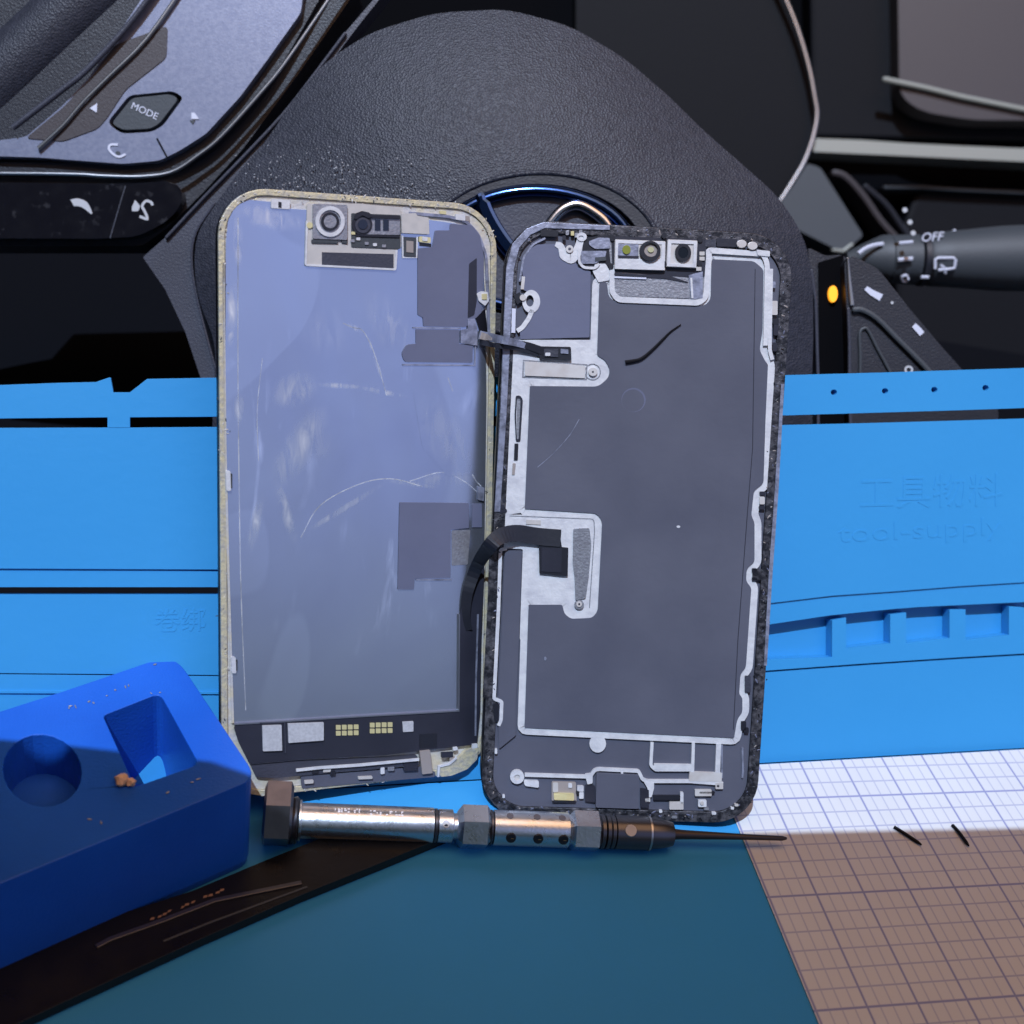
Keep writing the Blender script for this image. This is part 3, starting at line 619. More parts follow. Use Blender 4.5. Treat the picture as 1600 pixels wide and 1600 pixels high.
ribbon('adhesive_outline', PR, [(957, 414), (956, 456), (966, 468), (1092, 473), (1103, 464), (1108, 400), (1107, 391), (1193, 397), (1199, 412), (1198, 470), (1196, 540)], [7, 8, 9, 9, 9, 9, 9, 8, 8, 8, 7], 1.0*MM, 1.35*MM, 'white', RT, r=6)
cm1 = rp('camera_module', [(961, 374), (1040, 377), (1039, 423), (1008, 422), (960, 420)], 1.1, 2.0, 'cream', r=2, bevel=.00015)
cm2 = rp('camera_module', [(1043, 374), (1090, 376), (1088, 419), (1041, 417)], 1.1, 2.0, 'cream', r=2, bevel=.00015)
ring('module_rim', PR, [(1044, 375), (1089, 377), (1087, 418), (1042, 416)], [(1049, 380), (1084, 381.5), (1083, 413), (1047, 411.5)], 2.0*MM, 2.3*MM, 'white', RT)
ring('module_rim', PR, [(962, 375), (1039, 378), (1038, 422), (961, 420)], [(966, 380), (1034, 382), (1033, 405), (965, 404)], 2.0*MM, 2.2*MM, 'white', RT)
rp('sensor_plate', [(966, 381), (998, 382), (997, 400), (965, 399)], 2.0, 2.15, 'lip', r=1); rp('sensor_slot', box(966, 399, 998, 403, 1), 2.0, 2.3, 'flex')
rp('green_sensor', ell(979, 390, 6.5, 7, 16), 2.15, 2.5, 'greenlens')
ring('lens_barrel', PR, ell(1016, 392, 16.5, 16), ell(1017, 390.5, 10.5, 10.5), 2.0*MM, 2.9*MM, 'black', RT, bevel=.0001)
rp('lens_cup', ell(1017, 391, 10.6, 10.6), 2.0, 2.3, 'brownmetal'); rp('lens_core', ell(1017, 390, 5, 4.5, 12), 2.3, 2.6, 'lidglow')
ring('lens_barrel', PR, ell(1067.5, 394.5, 12.5, 14), ell(1067.5, 394.5, 8, 9), 2.0*MM, 2.6*MM, 'black', RT)
rp('lens_glass', ell(1067.5, 394.5, 8.2, 9.2), 2.0, 2.4, 'lens')
for x, y in ((1038, 368), (1094, 374), (1038, 413), (1093, 411), (957, 372), (955, 416)): rp('screw_hole', ell(x, y, 4, 5, 10), 1.1, 2.05 if x in (1038,) else 1.5, 'black')
for x, y in ((1097, 396), (1097, 404), (1092, 420)): rp('solder_point', box(x-4, y-3, x+4, y+3), 1.1, 1.5, 'beige', r=1)
rp('top_bar', [(1120, 372), (1152, 374), (1152, 386), (1120, 385)], .8, 1.25, 'flex', r=1); rp('top_bar', [(1102, 374), (1119, 374), (1119, 386), (1102, 385)], .8, 1.2, 'grayplastic', r=1)
for x, y in ((1159, 381), (1176, 384)): rp('spring_contact', ell(x, y, 8, 6.5, 12), 1.0, 1.8, 'cream', bevel=.0001)
rp('spring_contact', [(1182, 390), (1203, 392), (1203, 401), (1184, 399)], 1.0, 1.6, 'white', r=2)
rp('frame_hole', box(1173, 392, 1182, 395), 1.0, 1.3, 'brownmetal')
# right side clips
for x, y, a, b, m_ in ((1206, 470, 9, 22, 'cream'), (1205, 440, 7, 10, 'lip'), (1209, 500, 7, 24, 'flex'), (1208, 498, 9, 9, 'black'), (1207, 535, 7, 14, 'flex'), (1187, 768, 9, 6, 'flex'), (1187, 776, 8, 12, 'cream'), (1186, 790, 9, 6, 'flex'), (1176, 889, 14, 18, 'frame'),
                       (1175, 888, 8, 7, 'flex'), (1175, 902, 8, 6, 'flex'), (1164, 1056, 9, 26, 'grayplastic'), (1158, 1127, 8, 14, 'black'), (1163, 1137, 7, 8, 'black')):
    rp('side_clip', box(x, y, x+a, y+b), .7, 1.15 if m_ != 'black' else 1.2, m_, r=2)
ribbon('adhesive_outline', PR, [(1205, 420), (1203, 520), (1203, 548), (1207, 562)], 6, .9*MM, 1.3*MM, 'white', RT, r=3)
# left side column slots
for pts in ([(806, 618), (813, 618), (817, 624), (813, 690), (806, 690), (804, 650)],):
    ring('side_slot', PR, rnd(pts, 3), rnd([(807.5, 622), (812, 622), (813.5, 626), (810.5, 686), (807.5, 686), (806.5, 650)], 2), .7*MM, .95*MM, 'flex', RT)
    rp('slot_floor', [(807.5, 622), (812, 622), (813.5, 626), (810.5, 686), (807.5, 686)], .7, .78, 'steel')
rp('frame_hole', [(804, 693), (810, 693), (809, 719), (803, 719)], .7, .95, 'black', r=1); rp('frame_hole', [(801, 724), (806, 724), (804, 742), (800, 742)], .7, .9, 'brownmetal', r=1)
for x, y in ((788, 782), (785, 792), (789, 798), (783, 799)): rp('screw_hole', ell(x, y, 3.4, 3.4, 10), .7, .9, 'flex')
# upper connector bracket with screw
ring('bracket_groove', PR, [(817, 562), (918, 569), (917, 594), (816, 590)], [(819, 564), (916, 571), (915, 592), (818, 588)], .70*MM, .8*MM, 'steel', RT)
rp('connector_bracket', [(820, 565), (888, 569), (915, 572), (914, 591), (820, 587)], .7, 1.15, 'cream', r=2, bevel=.0001)
ring('bracket_end', PR, ell(926, 581, 13, 13), ell(926, 581, 11.5, 11.5), .74*MM, .84*MM, 'steel', RT)
rp('screw', ell(926.5, 581, 7, 6.5, 16), .7, 1.3, 'cream'); rp('screw_socket', ell(926.5, 581, 1.6, 1.6, 8), 1.3, 1.34, 'flex')
# lower connector bracket
rp('connector_bracket', [(896, 826), (921, 825), (924, 850), (920, 900), (915, 935), (899, 938), (898, 905), (895, 880)], .7, 1.15, 'steel', r=3, bevel=.0001)
ring('screw_ring', PR, ell(905, 945, 7.5, 7.5, 16), ell(905, 945, 4.5, 4.5, 16), .7*MM, 1.2*MM, 'steel', RT); rp('screw', ell(905, 944, 4.6, 4.6, 12), .7, 1.4, 'cream'); rp('screw_socket', ell(905, 944, 1.5, 1.8, 8), 1.4, 1.44, 'flex')
ribbon('field_groove', PR, [(796, 806), (928, 811), (929, 830), (921, 950)], 1.4, .7*MM, .74*MM, 'steel', RT, r=5)
rp('solder_strip', box(822, 812, 845, 819, 1), .7, .9, 'beige')
# bottom end
rp('adhesive_tab', ell(934, 1162, 13, 14, 20), .1, .71, 'white')
def rib(pts, wd, z1=.9, m='white', r=3, nm='adhesive_line'): return ribbon(nm, PR, pts, wd, .1*MM, z1*MM, m, RT, r=r)
rib([(1019, 1160), (1017, 1196), (1024, 1203), (1083, 1203)], 5)
rib([(1022, 1198), (1082, 1199)], 9, .92, r=0); rib([(1083.5, 1160), (1082, 1215)], 5, .94, r=0)
rib([(1123, 1162), (1121, 1216)], 8, .93, r=0); rib([(1128, 1164), (1128, 1216)], 3, .8, 'lip', r=0)
rib([(1077, 1213), (1128, 1215)], 15, .96, 'cream', r=0); rib([(1160, 1168), (1161, 1205), (1160, 1216)], 3, .5, 'lip', r=0)
rib([(820, 1211), (922, 1214), (929, 1204), (935, 1202), (998, 1205), (1004, 1218), (1012, 1221), (1077, 1221), (1130, 1225)], 5.5)
rp('adhesive_tab', [(914, 1210), (926, 1208), (926, 1224), (918, 1226)], .1, .95, 'white', r=2); rp('adhesive_tab', [(1005, 1220), (1022, 1223), (1022, 1232), (1018, 1246), (1012, 1246), (1012, 1232)], .1, .95, 'white', r=2)
ring('screw_ring', PR, ell(808, 1214, 11, 11, 16), ell(808, 1215, 4.5, 4.5, 16), .2*MM, 1.1*MM, 'white', RT); rp('screw', ell(808, 1215, 4.5, 4.5, 12), .2, .8, 'cream')
rp('adhesive_tab', [(818, 1219), (842, 1220), (842, 1231), (820, 1228)], .1, .95, 'white', r=3)
rp('port_block', [(932, 1208), (999, 1211), (998, 1264), (931, 1262)], .2, 1.5, 'graphite', r=3, bevel=.0002)
rp('port_side', [(915, 1227), (930, 1228), (930, 1254), (914, 1252)], .2, 1.0, 'flex', r=2); rp('port_side', [(1001, 1232), (1014, 1234), (1014, 1262), (1001, 1262)], .2, 1.0, 'flex', r=2)
rp('motor_housing', [(862, 1221), (900, 1222), (901, 1253), (862, 1252)], .2, .7, 'brownmetal', r=3); rp('gold_plate', [(865, 1239), (897, 1240), (897, 1251), (866, 1250)], .7, 1.2, 'gold', r=2)
rp('gold_plate', box(864, 1223, 872, 1238), .7, 1.0, 'beige', r=2); rp('frame_hole', box(863, 1251, 900, 1254), .7, .9, 'black')
for x, y, a, b, m_ in ((888, 1224, 6, 7, 'white'), (902, 1228, 10, 9, 'white'), (905, 1238, 7, 10, 'white'), (900, 1236, 5, 5, 'black'), (1021, 1243, 42, 7, 'black'), (1063, 1238, 5, 18, 'white'), (1046, 1253, 22, 12, 'cream'), (1091, 1250, 13, 11, 'white'),
                       (1086, 1234, 26, 10, 'cream'), (1093, 1237, 24, 3, 'black'), (1118, 1223, 12, 10, 'cream'), (1120, 1226, 4, 4, 'flex'), (1008, 1247, 8, 6, 'cream'), (1030, 1266, 5, 4, 'white'), (1112, 1269, 7, 4, 'white'), (1100, 1262, 8, 4, 'steel'),
                       (1148, 1256, 6, 4, 'cream'), (1142, 1261, 5, 4, 'white'), (785, 1242, 4, 5, 'white'), (773, 1170, 4, 8, 'white'), (1050, 1275, 8, 4, 'steel'), (970, 1206, 4, 3, 'white')):
    rp('bottom_component', box(x, y, x+a, y+b), .2, 1.0, m_, r=1.5)
rp('screw', ell(1097, 1255, 3, 3, 10), 1.0, 1.3, 'cream')
# dark scratches / rings left in the graphite
ring('glue_ring', PR, ell(990, 625, 19, 19, 26), ell(989, 626, 17.5, 17.5, 26), 1.0*MM, 1.02*MM, 'graphite2', RT)
ribbon('scratch', PR, smoothpath([(840, 730), (865, 708), (890, 680), (905, 655)], 3), 1., 1.0*MM, 1.03*MM, 'lip', RT)
rp('speck', ell(1060, 823, 3, 2, 8), 1.0, 1.1, 'white'); rp('speck', ell(852, 1029, 2, 3, 8), 1.0, 1.1, 'lip')

def flecks(root, fr, Wd, Ht, R_, inset, z, n, mats, wt=lambda x, y: 1, sz=(.00014, .0004)):
    bm = bmesh.new(); path = rrect(Wd-2*inset, Ht-2*inset, R_, 10); k = len(path); seg = [math.dist(path[i], path[(i+1) % k]) for i in range(k)]; tot = sum(seg); c_ = 0
    while c_ < n:
        d = random.random()*tot; i = 0
        while d > seg[i]: d -= seg[i]; i += 1
        a, b = path[i], path[(i+1) % k]; t = d/seg[i]; x = a[0]+(b[0]-a[0])*t+random.gauss(0, .0006); y = a[1]+(b[1]-a[1])*t+random.gauss(0, .0006)
        if random.random() > wt(x, y): continue
        c_ += 1; s_ = random.uniform(*sz); m0 = len(bm.faces)
        bmesh.ops.create_icosphere(bm, subdivisions=1, radius=s_, matrix=Matrix.Translation((x, y, z)) @ Matrix.Rotation(random.random()*6, 4, 'Z') @ Matrix.Diagonal((random.uniform(.7, 2.2), .6, .35, 1)))
        bm.faces.ensure_lookup_table(); mi = random.randrange(len(mats))
        for f_ in bm.faces[m0:]: f_.material_index = mi
    tag(link('adhesive_flecks', bm, mats, root), kind='stuff')
flecks(RT, PR, PWR, PHR, .0105, .0018, .0008, 520, ['grayplastic', 'edge', 'flex', 'graphite2', 'brownmetal', 'edge', 'darkgray'], lambda x, y: 1 if (x > .02 or y > .055 or y < -.055) else .45)
flecks(LT, PL, PWL, PHL, .0105, .0009, .0006, 300, ['pale', 'darkgray', 'beige', 'goldframe'], lambda x, y: 1 if (y > .06 or y < -.06) else .25, (.00012, .00035))
# ---- flex cables
def cable(name, path, wd, th, m, cols=None, parent=None, fr=None):
    """flat ribbon in the world: path of (px,py,depth), width wd px, face turned to the viewer"""
    sm = smoothpath(path, 5); P = [at(*p) for p in sm]; bm = bmesh.new(); rows = []
    ws = wd if isinstance(wd, list) else None
    for i, p in enumerate(P):
        d = P[min(i+1, len(P)-1)]-P[max(i-1, 0)]; d /= np.linalg.norm(d); v = p-CAMP; v /= np.linalg.norm(v)
        sd = np.cross(d, v); sd /= np.linalg.norm(sd)
        wi = (np.interp(i/5., range(len(ws)), ws) if ws else wd)/F*sm[i][2]/2; nn = np.cross(sd, d)*th/2
        rows.append([bm.verts.new(p+sd*wi*a+nn*b) for a, b in ((-1, 1), (1, 1), (1, -1), (-1, -1))])
    for A, B in zip(rows, rows[1:]):
        for j in range(4): bm.faces.new((A[j], A[(j+1) % 4], B[(j+1) % 4], B[j]))
    bm.faces.new(rows[0][::-1]); bm.faces.new(rows[-1])
    if parent is not None:
        bmesh.ops.transform(bm, matrix=fr.matrix().inverted(), verts=bm.verts)
    return link(name, bm, m, parent)
def depth(fr, px, py, h): r = ray(px, py); return ((fr.o-CAMP)@fr.n+h)/(r@fr.n)
dL = lambda x, y, h=1.5: depth(PL, x, y, h*MM)
dR = lambda x, y, h=1.5: depth(PR, x, y, h*MM)
cable('signal_flex', [(749, 523, dL(749, 523, 1.2)), (765, 527, dL(765, 527, 2.5)), (785, 531, dR(785, 531, 3.5)), (808, 536, dR(808, 536, 2.2)), (822, 541, dR(822, 541, 1.6))], [13, 14, 12, 11, 8], .0002, 'lip', parent=LT, fr=PL)
cable('signal_flex', [(750, 534, dL(750, 534, .9)), (775, 540, dR(775, 540, 2.2)), (808, 544, dR(808, 544, 1.6)), (845, 551, dR(845, 551, 1.2))], [9, 7, 8, 12], .0002, 'black', parent=LT, fr=PL)
cable('signal_flex', [(751, 524, dL(751, 524, 2.0)), (760, 527, dL(760, 527, 3.0)), (768, 530, dR(768, 530, 3.7))], [11, 10, 4], .0002, 'brownmetal', parent=LT, fr=PL)
cable('signal_flex', [(813, 536, dR(813, 536, 1.7)), (828, 541, dR(828, 541, 1.6)), (850, 549, dR(850, 549, 1.5))], [8, 11, 12], .0003, 'black', parent=LT, fr=PL)
rp('socket', [(842, 541), (892, 542), (893, 563), (843, 561)], .7, 1.5, 'black', r=2); rp('socket_pin', [(850, 545), (872, 545), (872, 558), (850, 557)], 1.5, 1.8, 'grayplastic', r=1)
rp('socket_pin', [(876, 545), (888, 546), (888, 553), (876, 552)], 1.5, 1.8, 'lip', r=1); rp('socket_pin', box(852, 551, 860, 556), 1.8, 2.0, 'white', r=1)
cable('power_flex', [(731, 985, dL(731, 985, 1.2)), (727, 960, dL(727, 960, 1.3)), (731, 925, dL(731, 925, 1.6)), (744, 887, dL(744, 887, 2.6)), (763, 856, dR(763, 856, 3.6)), (780, 839, dR(780, 839, 3.6)), (806, 833, dR(806, 833, 2.2)), (840, 838, dR(840, 838, 1.4)), (876, 841, dR(876, 841, 1.3))],
      [14, 16, 17, 20, 23, 25, 26, 27, 27], .00018, 'black', parent=LT, fr=PL)
rp('power_plug', [(842, 842), (876, 842), (878, 855), (888, 856), (887, 900), (879, 900), (843, 896)], .7, 1.35, 'black', r=1, bevel=.0001)
rp('plug_face', [(846, 856), (878, 857), (877, 895), (846, 893)], 1.35, 1.5, 'flex', r=2)
# fibre on the graphite sheet
P = [PR.wpt(*PR.loc(x, y, .0013), .0013) for x, y in smoothpath([(977, 566), (990, 564), (1003, 560), (1020, 546), (1036, 530), (1048, 518), (1064, 507)], 4)]
n_ = len(P); bm = bmesh.new(); tube_bm(bm, P, [.00045*(1-i/n_)**.7+.00008 for i in range(n_)], 8)
tag(link('fibre', bm, 'hair', smooth=True), 'curved tapering black fibre lying on the dark sheet of the right phone body', 'fibre')

# ================================================================== blue silicone holder block, bottom left
HB = .0285
BK = Frame((0, 0, HB), (1, 0, 0), (0, 1, 0))
bt = empty('holder_block', Frame((-.05, .2, 0), (1, 0, 0), (0, 1, 0)), 'thick deep blue silicone holder block with a square pocket, in the bottom left corner', 'holder block')
OFF = np.array([-.05, .2])
top = [(-140, 1156), (98, 1080), (272, 1021), (402, 1215), (98, 1340), (-140, 1438)]
P = [tuple(np.array(q)-OFF) for q in pp(BK, rnd(top, [0, 0, 34, 26, 0, 0], 6), 0)]
rec = [(161, 1118), (250, 1083), (311, 1194), (211, 1229)]
Hh = [tuple(np.array(q)-OFF) for q in pp(BK, rnd(rec, [6, 12, 12, 4], 4), 0)]
rec2 = ell(66, 1204, 62, 56, 24, .3)
Hh2 = [tuple(np.array(q)-OFF) for q in pp(BK, rec2, 0)]
print('block', [tuple((np.array(BK.loc(x, y))*1000).round(1)) for x, y in rec])
bm = bmesh.new()
Z0 = .0
add_poly(bm, P, .002, HB, [Hh, Hh2])
link('block_body', bm, 'block', bt, bevel=.0011, seg=3)
bm = bmesh.new()
add_poly(bm, [(x, y) for x, y in Hh], .0022, .0026); link('pocket_floor', bm, 'block', bt)
bm = bmesh.new(); add_poly(bm, Hh2, .0022, .016); link('pocket_floor', bm, 'block', bt)
bm = bmesh.new(); cx, cy = np.mean(P, axis=0); add_poly(bm, [(cx+(x-cx)*.985, cy+(y-cy)*.985) for x, y in P], .0001, .002); link('block_base', bm, 'block', bt)
for i, (px, py, rad, lab) in enumerate(((191, 1218, .0016, 'larger brown crumb beside the pocket of the blue block'), (204.5, 1222, .0011, 'smaller brown crumb touching the larger one on the blue block'))):
    p = floorpt(px, py, HB+rad*.8); bm = bmesh.new(); bmesh.ops.create_icosphere(bm, subdivisions=2, radius=rad)
    for v in bm.verts: v.co *= 1+random.uniform(-.18, .18)
    o = link('crumb', bm, 'crumb'); o.location = p; tag(o, lab, 'crumb', 'crumbs on the blue block')
bm = bmesh.new()
for px, py in ((139, 1096), (146, 1098), (180, 1078), (196, 1073), (201, 1071), (242, 1038), (262, 1238), (158, 1285), (140, 1280), (300, 1222), (310, 1217), (118, 1104), (110, 1103), (108, 1106), (236, 1083), (250, 1082), (167, 1087)):
    p = floorpt(px, py, HB+.00012)
    mt = Matrix.Translation(Vector(p)-Vector((0, 0, 0))) @ Matrix.Rotation(random.random()*6, 4, 'Z') @ Matrix.Diagonal((random.uniform(.7, 1.9), random.uniform(.4, .8), .3, 1))
    bmesh.ops.create_icosphere(bm, subdivisions=1, radius=.00042, matrix=mt)
tag(link('dust', bm, 'steel'), 'pale specks of dust scattered over the top of the blue block', 'dust', kind='stuff')

# ================================================================== precision screwdriver
RB = 26/F*.317
a3 = floorpt(470, 1282, .0052); b3 = floorpt(1228, 1310, .0036)
ax = b3-a3; LN = np.linalg.norm(ax); ax /= LN
SD = Frame((a3[0], a3[1], a3[2]), ax, (0, 0, 1))        # local x along the driver, y up-ish
def tx(px):      # photo x -> distance along axis
    r = ray(px, 1282+(px-470)*28/758); n = np.cross(ax, np.cross(ax, r)); t = ((a3-CAMP)@n)/(r@n); return float((CAMP+r*t-a3)@ax)
sd = empty('screwdriver', Frame((a3[0], a3[1], 0), ax*[1, 1, 0], (0, 1, 0)), 'steel precision screwdriver with hex collars lying in front of the two phone halves', 'screwdriver')
sdm = (Frame((a3[0], a3[1], 0), ax*[1, 1, 0], (0, 1, 0)).matrix()).inverted() @ SD.matrix()
def lathe(name, prof, m, n=32, hexa=False, rot=0, off=0., smooth=True):
    bm = bmesh.new(); R_ = []
    for px, rad in prof:
        x = tx(px); rr = rad/F*.317
        R_.append([bm.verts.new((x, rr*math.cos(t)+off, rr*math.sin(t))) for t in (2*math.pi*(j+(.5 if hexa else 0))/n+rot for j in range(n))])
    for A, B in zip(R_, R_[1:]):
        for j in range(n): bm.faces.new((A[j], A[(j+1) % n], B[(j+1) % n], B[j]))
    bm.faces.new(R_[0][::-1]); bm.faces.new(R_[-1])
    bmesh.ops.transform(bm, matrix=sdm, verts=bm.verts)
    return link(name, bm, m, sd, smooth=smooth, ang=30)
lathe('end_cap', [(411, 40), (415, 50), (452, 50), (456, 42)], 'copper', 6, True, 0, off=.0022, smooth=False)
lathe('cap_collar', [(456, 28), (456, 34), (463, 36), (466, 33), (466, 28)], 'driverdark')
lathe('cap_collar', [(466, 27), (467, 31), (470, 31), (471, 27)], 'driver')
lathe('barrel', [(471, 22), (471, 27), (676, 27), (677, 24)], 'driver')
lathe('barrel_ring', [(677, 24), (678, 26), (682, 26), (683, 24)], 'driverdark'); lathe('barrel_neck', [(683, 24), (684, 25.5), (706, 25.5), (708, 20), (716, 20)], 'driver')
lathe('hex_collar', [(713, 24), (721, 35), (759, 35), (765, 27)], 'driver', 6, True, 0, smooth=False)
lathe('collar_ring', [(764, 24), (765, 27), (768, 27), (769, 24)], 'driverdark')
lathe('grip_sleeve', [(769, 24), (770, 27.5), (886, 27.5), (890, 24)], 'driver')
lathe('hex_collar', [(888, 24), (895, 33), (932, 33), (936, 26)], 'driver', 6, True, 0, smooth=False)
lathe('chuck_ring', [(936, 24), (937, 27), (942, 27), (943, 25)], 'driverdark'); lathe('chuck_ring', [(944, 24), (945, 27), (950, 27), (951, 25)], 'driverdark'); lathe('chuck_ring', [(951, 24), (953, 26), (958, 26), (959, 23)], 'driverdark')
lathe('chuck', [(959, 23), (960, 26.5), (1012, 26.5), (1016, 26.5), (1016, 24), (1034, 23), (1050, 19), (1052, 12)], 'driverdark')
lathe('chuck_ring', [(1011, 25), (1011, 27.5), (1014, 27.5), (1014, 25)], 'satin')
lathe('bit_shaft', [(1050, 9), (1066, 7.5), (1100, 6.5), (1150, 5), (1222, 4), (1229, 2)], 'shaft', 16)
def onbarrel(name, px, rad, ang, size, m, depthk=.25, ringed=None):
    bm = bmesh.new(); rr = rad/F*.317; s_ = size/F*.317
    c_ = Vector((tx(px), rr*math.cos(ang), rr*math.sin(ang))); nrm = Vector((0, math.cos(ang), math.sin(ang)))
    rot = nrm.to_track_quat('Z', 'X').to_matrix().to_4x4()
    bmesh.ops.create_cone(bm, cap_ends=True, segments=18, radius1=s_, radius2=s_*.9, depth=s_*depthk*2, matrix=Matrix.Translation(c_) @ rot)
    if ringed: pass
    bmesh.ops.transform(bm, matrix=sdm, verts=bm.verts); return link(name, bm, m, sd)
va = math.radians(-(90-52))  # placeholder: direction on the barrel that faces the camera
vd = CAMP-a3; vd /= np.linalg.norm(vd); va = math.atan2(vd@SD.n, vd@SD.u)
for px in (795, 837, 876):
    onbarrel('grip_hole', px, 27.3, va+.55*(1 if math.cos(va+.55) < math.cos(va) else -1), 8.5, 'black'); onbarrel('brass_pin', px+2, 27.6, va+.68*(1 if math.cos(va+.55) < math.cos(va) else -1), 4.8, 'brass', .35)
    onbarrel('grip_hole', px-2, 27.3, va-.75*(1 if math.cos(va+.55) < math.cos(va) else -1), 6, 'copper', .1)
onbarrel('neck_hole', 694, 25.5, va-.1, 6, 'white', .1); onbarrel('neck_hole', 694, 25.7, va, 3, 'black', .2)
onbarrel('chuck_screw', 979, 26.5, va-.12, 10, 'cream', .2); onbarrel('chuck_socket', 978, 27.0, va-.12, 3.2, 'black', .4)
# worn engraving along the upper side of the barrel
sgn = (1 if math.cos(va+.55) < math.cos(va) else -1)
bm = bmesh.new()
def glyphs(x0, x1, a0, n):
    for i in range(n):
        px = x0+(x1-x0)*i/n
        for k in range(3):
            if random.random() < .35: continue
            rr = 27.15/F*.317; aa = a0-sgn*(-.16+.11*k); wd = random.uniform(.25, .8)*(x1-x0)/n
            xa, xb = tx(px), tx(px+wd); da = .09
            v = [bm.verts.new((x, rr*math.cos(t), rr*math.sin(t))) for x, t in ((xa, aa), (xb, aa), (xb, aa+da), (xa, aa+da))]
            bm.faces.new(v)
glyphs(521, 546, va-sgn*.80, 5); glyphs(551, 562, va-sgn*.80, 3); glyphs(576, 596, va-sgn*.72, 4); glyphs(600, 612, va-sgn*.72, 2); glyphs(615, 629, va-sgn*.72, 3)
bmesh.ops.transform(bm, matrix=sdm, verts=bm.verts); link('engraving', bm, 'drivermark', sd)

# ================================================================== black tool case under the screwdriver, bottom left
hc = .0030
def fp(px, py, z=hc): q = floorpt(px, py, z); return (q[0], q[1])
bm = bmesh.new()
cpoly = [fp(x, y) for x, y in rnd([(712, 1300), (600, 1346), (471, 1398), (320, 1464), (90, 1570), (-60, 1640), (-160, 1560), (60, 1468), (300, 1392), (420, 1342), (510, 1306), (545, 1290), (640, 1288)], [16, 0, 0, 0, 0, 20, 20, 0, 0, 0, 6, 16, 20])]
ct = empty('tool_case', Frame((0, .15, 0), (1, 0, 0), (0, 1, 0)), 'flat glossy black tool case lying aslant in front of the blue block', 'tool case')
CO = np.array([0, .15]); cp_ = [tuple(np.array(q)-CO) for q in cpoly]
add_poly(bm, cp_, .0002, hc); link('case_body', bm, 'case', ct, bevel=.0009, seg=3)
def crib(name, pts, wd, z0, z1, m):
    bm = bmesh.new(); add_ribbon(bm, [tuple(np.array(fp(x, y, z1))-CO) for x, y in pts], wd, z0, z1); return link(name, bm, m, ct, bevel=.0001)
crib('case_seam', [(150, 1478), (173, 1466), (255, 1437), (335, 1406), (471, 1378), (560, 1345)][:5], .0011, hc-.0004, hc+.0004, 'driverdark')
crib('case_seam', [(255, 1470), (330, 1440), (480, 1385)], .0005, hc-.0004, hc+.0002, 'darkgray')
bm = bmesh.new()
for k in range(9):
    px = 522+k*9+random.uniform(-1, 1); py = 1311-k*1.1
    x, y = np.array(fp(px, py, hc+.0001))-CO; add_poly(bm, [(x, y), (x+random.uniform(.0006, .0011), y), (x+.0009, y+.0013), (x+.0002, y+.0011)], hc, hc+.0001)
link('worn_print', bm, 'caseprint', ct); bm = bmesh.new()
for k in range(13):
    px = 236+k*9+random.uniform(-2, 2); py = 1442-k*3.8+random.uniform(-1, 1)
    if k in (4, 8): continue
    x, y = np.array(fp(px, py-4, hc+.0001))-CO; add_poly(bm, [(x, y), (x+random.uniform(.0005, .0012), y+.0002), (x+.001, y+.0008), (x+.0002, y+.0006)], hc, hc+.0001)
link('worn_print', bm, 'caseprint', ct)

# ================================================================== STEERING WHEEL
DS = .385
SWc = at(800, 450, DS)
SW = Frame(SWc, w([1, 0, 0]), w([0, 1, .06]))
sw = empty('steering_wheel', SW, 'black leather steering wheel with silver switches and an oval emblem behind the mat', 'steering wheel')
def sp(name, pts, z0, z1, m, r=0, **k): return poly(name, SW, pts, z0*MM, z1*MM, m, sw, r=r, **k)
# airbag cover: a dome
def dome(name, outline, cpx, cpy, zc, ze, zb, m, parent, pw=2.4, rings=26, sub=6):
    O = rnd(outline, 30, 5); O2 = []
    for i in range(len(O)):
        a, b = np.array(O[i]), np.array(O[(i+1) % len(O)]); k = max(1, int(np.linalg.norm(b-a)/16))
        O2 += [tuple(a+(b-a)*j/k) for j in range(k)]
    bm = bmesh.new(); k = len(O2); prev = None
    ctr = None
    for i in range(rings+1):
        t = i/rings; z = zc+(ze-zc)*t**pw
        if i == 0: ctr = bm.verts.new((*SW.loc(cpx, cpy, z*MM), z*MM)); continue
        row = [bm.verts.new((*SW.loc(cpx+(x-cpx)*t, cpy+(y-cpy)*t, z*MM), z*MM)) for x, y in O2]
        for j in range(k):
            if prev is None: bm.faces.new((ctr, row[j], row[(j+1) % k]))
            else: bm.faces.new((prev[j], row[j], row[(j+1) % k], prev[(j+1) % k]))
        prev = row
    row = [bm.verts.new((v.co.x, v.co.y, zb*MM)) for v in prev]
    for j in range(k): bm.faces.new((prev[j], row[j], row[(j+1) % k], prev[(j+1) % k]))
    return link(name, bm, m, parent, smooth=True, ang=50)
hub = [(338, 540), (308, 462), (303, 405), (308, 364), (336, 320), (372, 270), (420, 215), (462, 150), (510, 95), (580, 50), (680, 20), (790, 14), (890, 40), (975, 90), (1045, 150), (1098, 203), (1150, 248), (1215, 306), (1245, 350), (1261, 386), (1270, 438), (1271, 520), (1266, 700), (330, 700)]
dome('airbag_cover', hub, 800, 420, 20, 2, -25, 'leather', sw)
hz = lambda px, py: 21.0   # near the centre of the dome
bm = bmesh.new()
for k in range(260):
    px = random.triangular(340, 760, 520); py = random.triangular(225, 330, 300)+(px-500)*.06
    tt = Vector((*SW.loc(px, py, .019), .0)); rr_d = random.uniform(.00012, .00028)
    dd = math.hypot(px-800, py-420)/470; zz = (20-18*min(1, dd)**2.4)*MM
    bmesh.ops.create_icosphere(bm, subdivisions=1, radius=rr_d, matrix=Matrix.Translation((*SW.loc(px, py, zz), zz)))
tag(link('grit', bm, 'icondim', sw), kind='stuff')
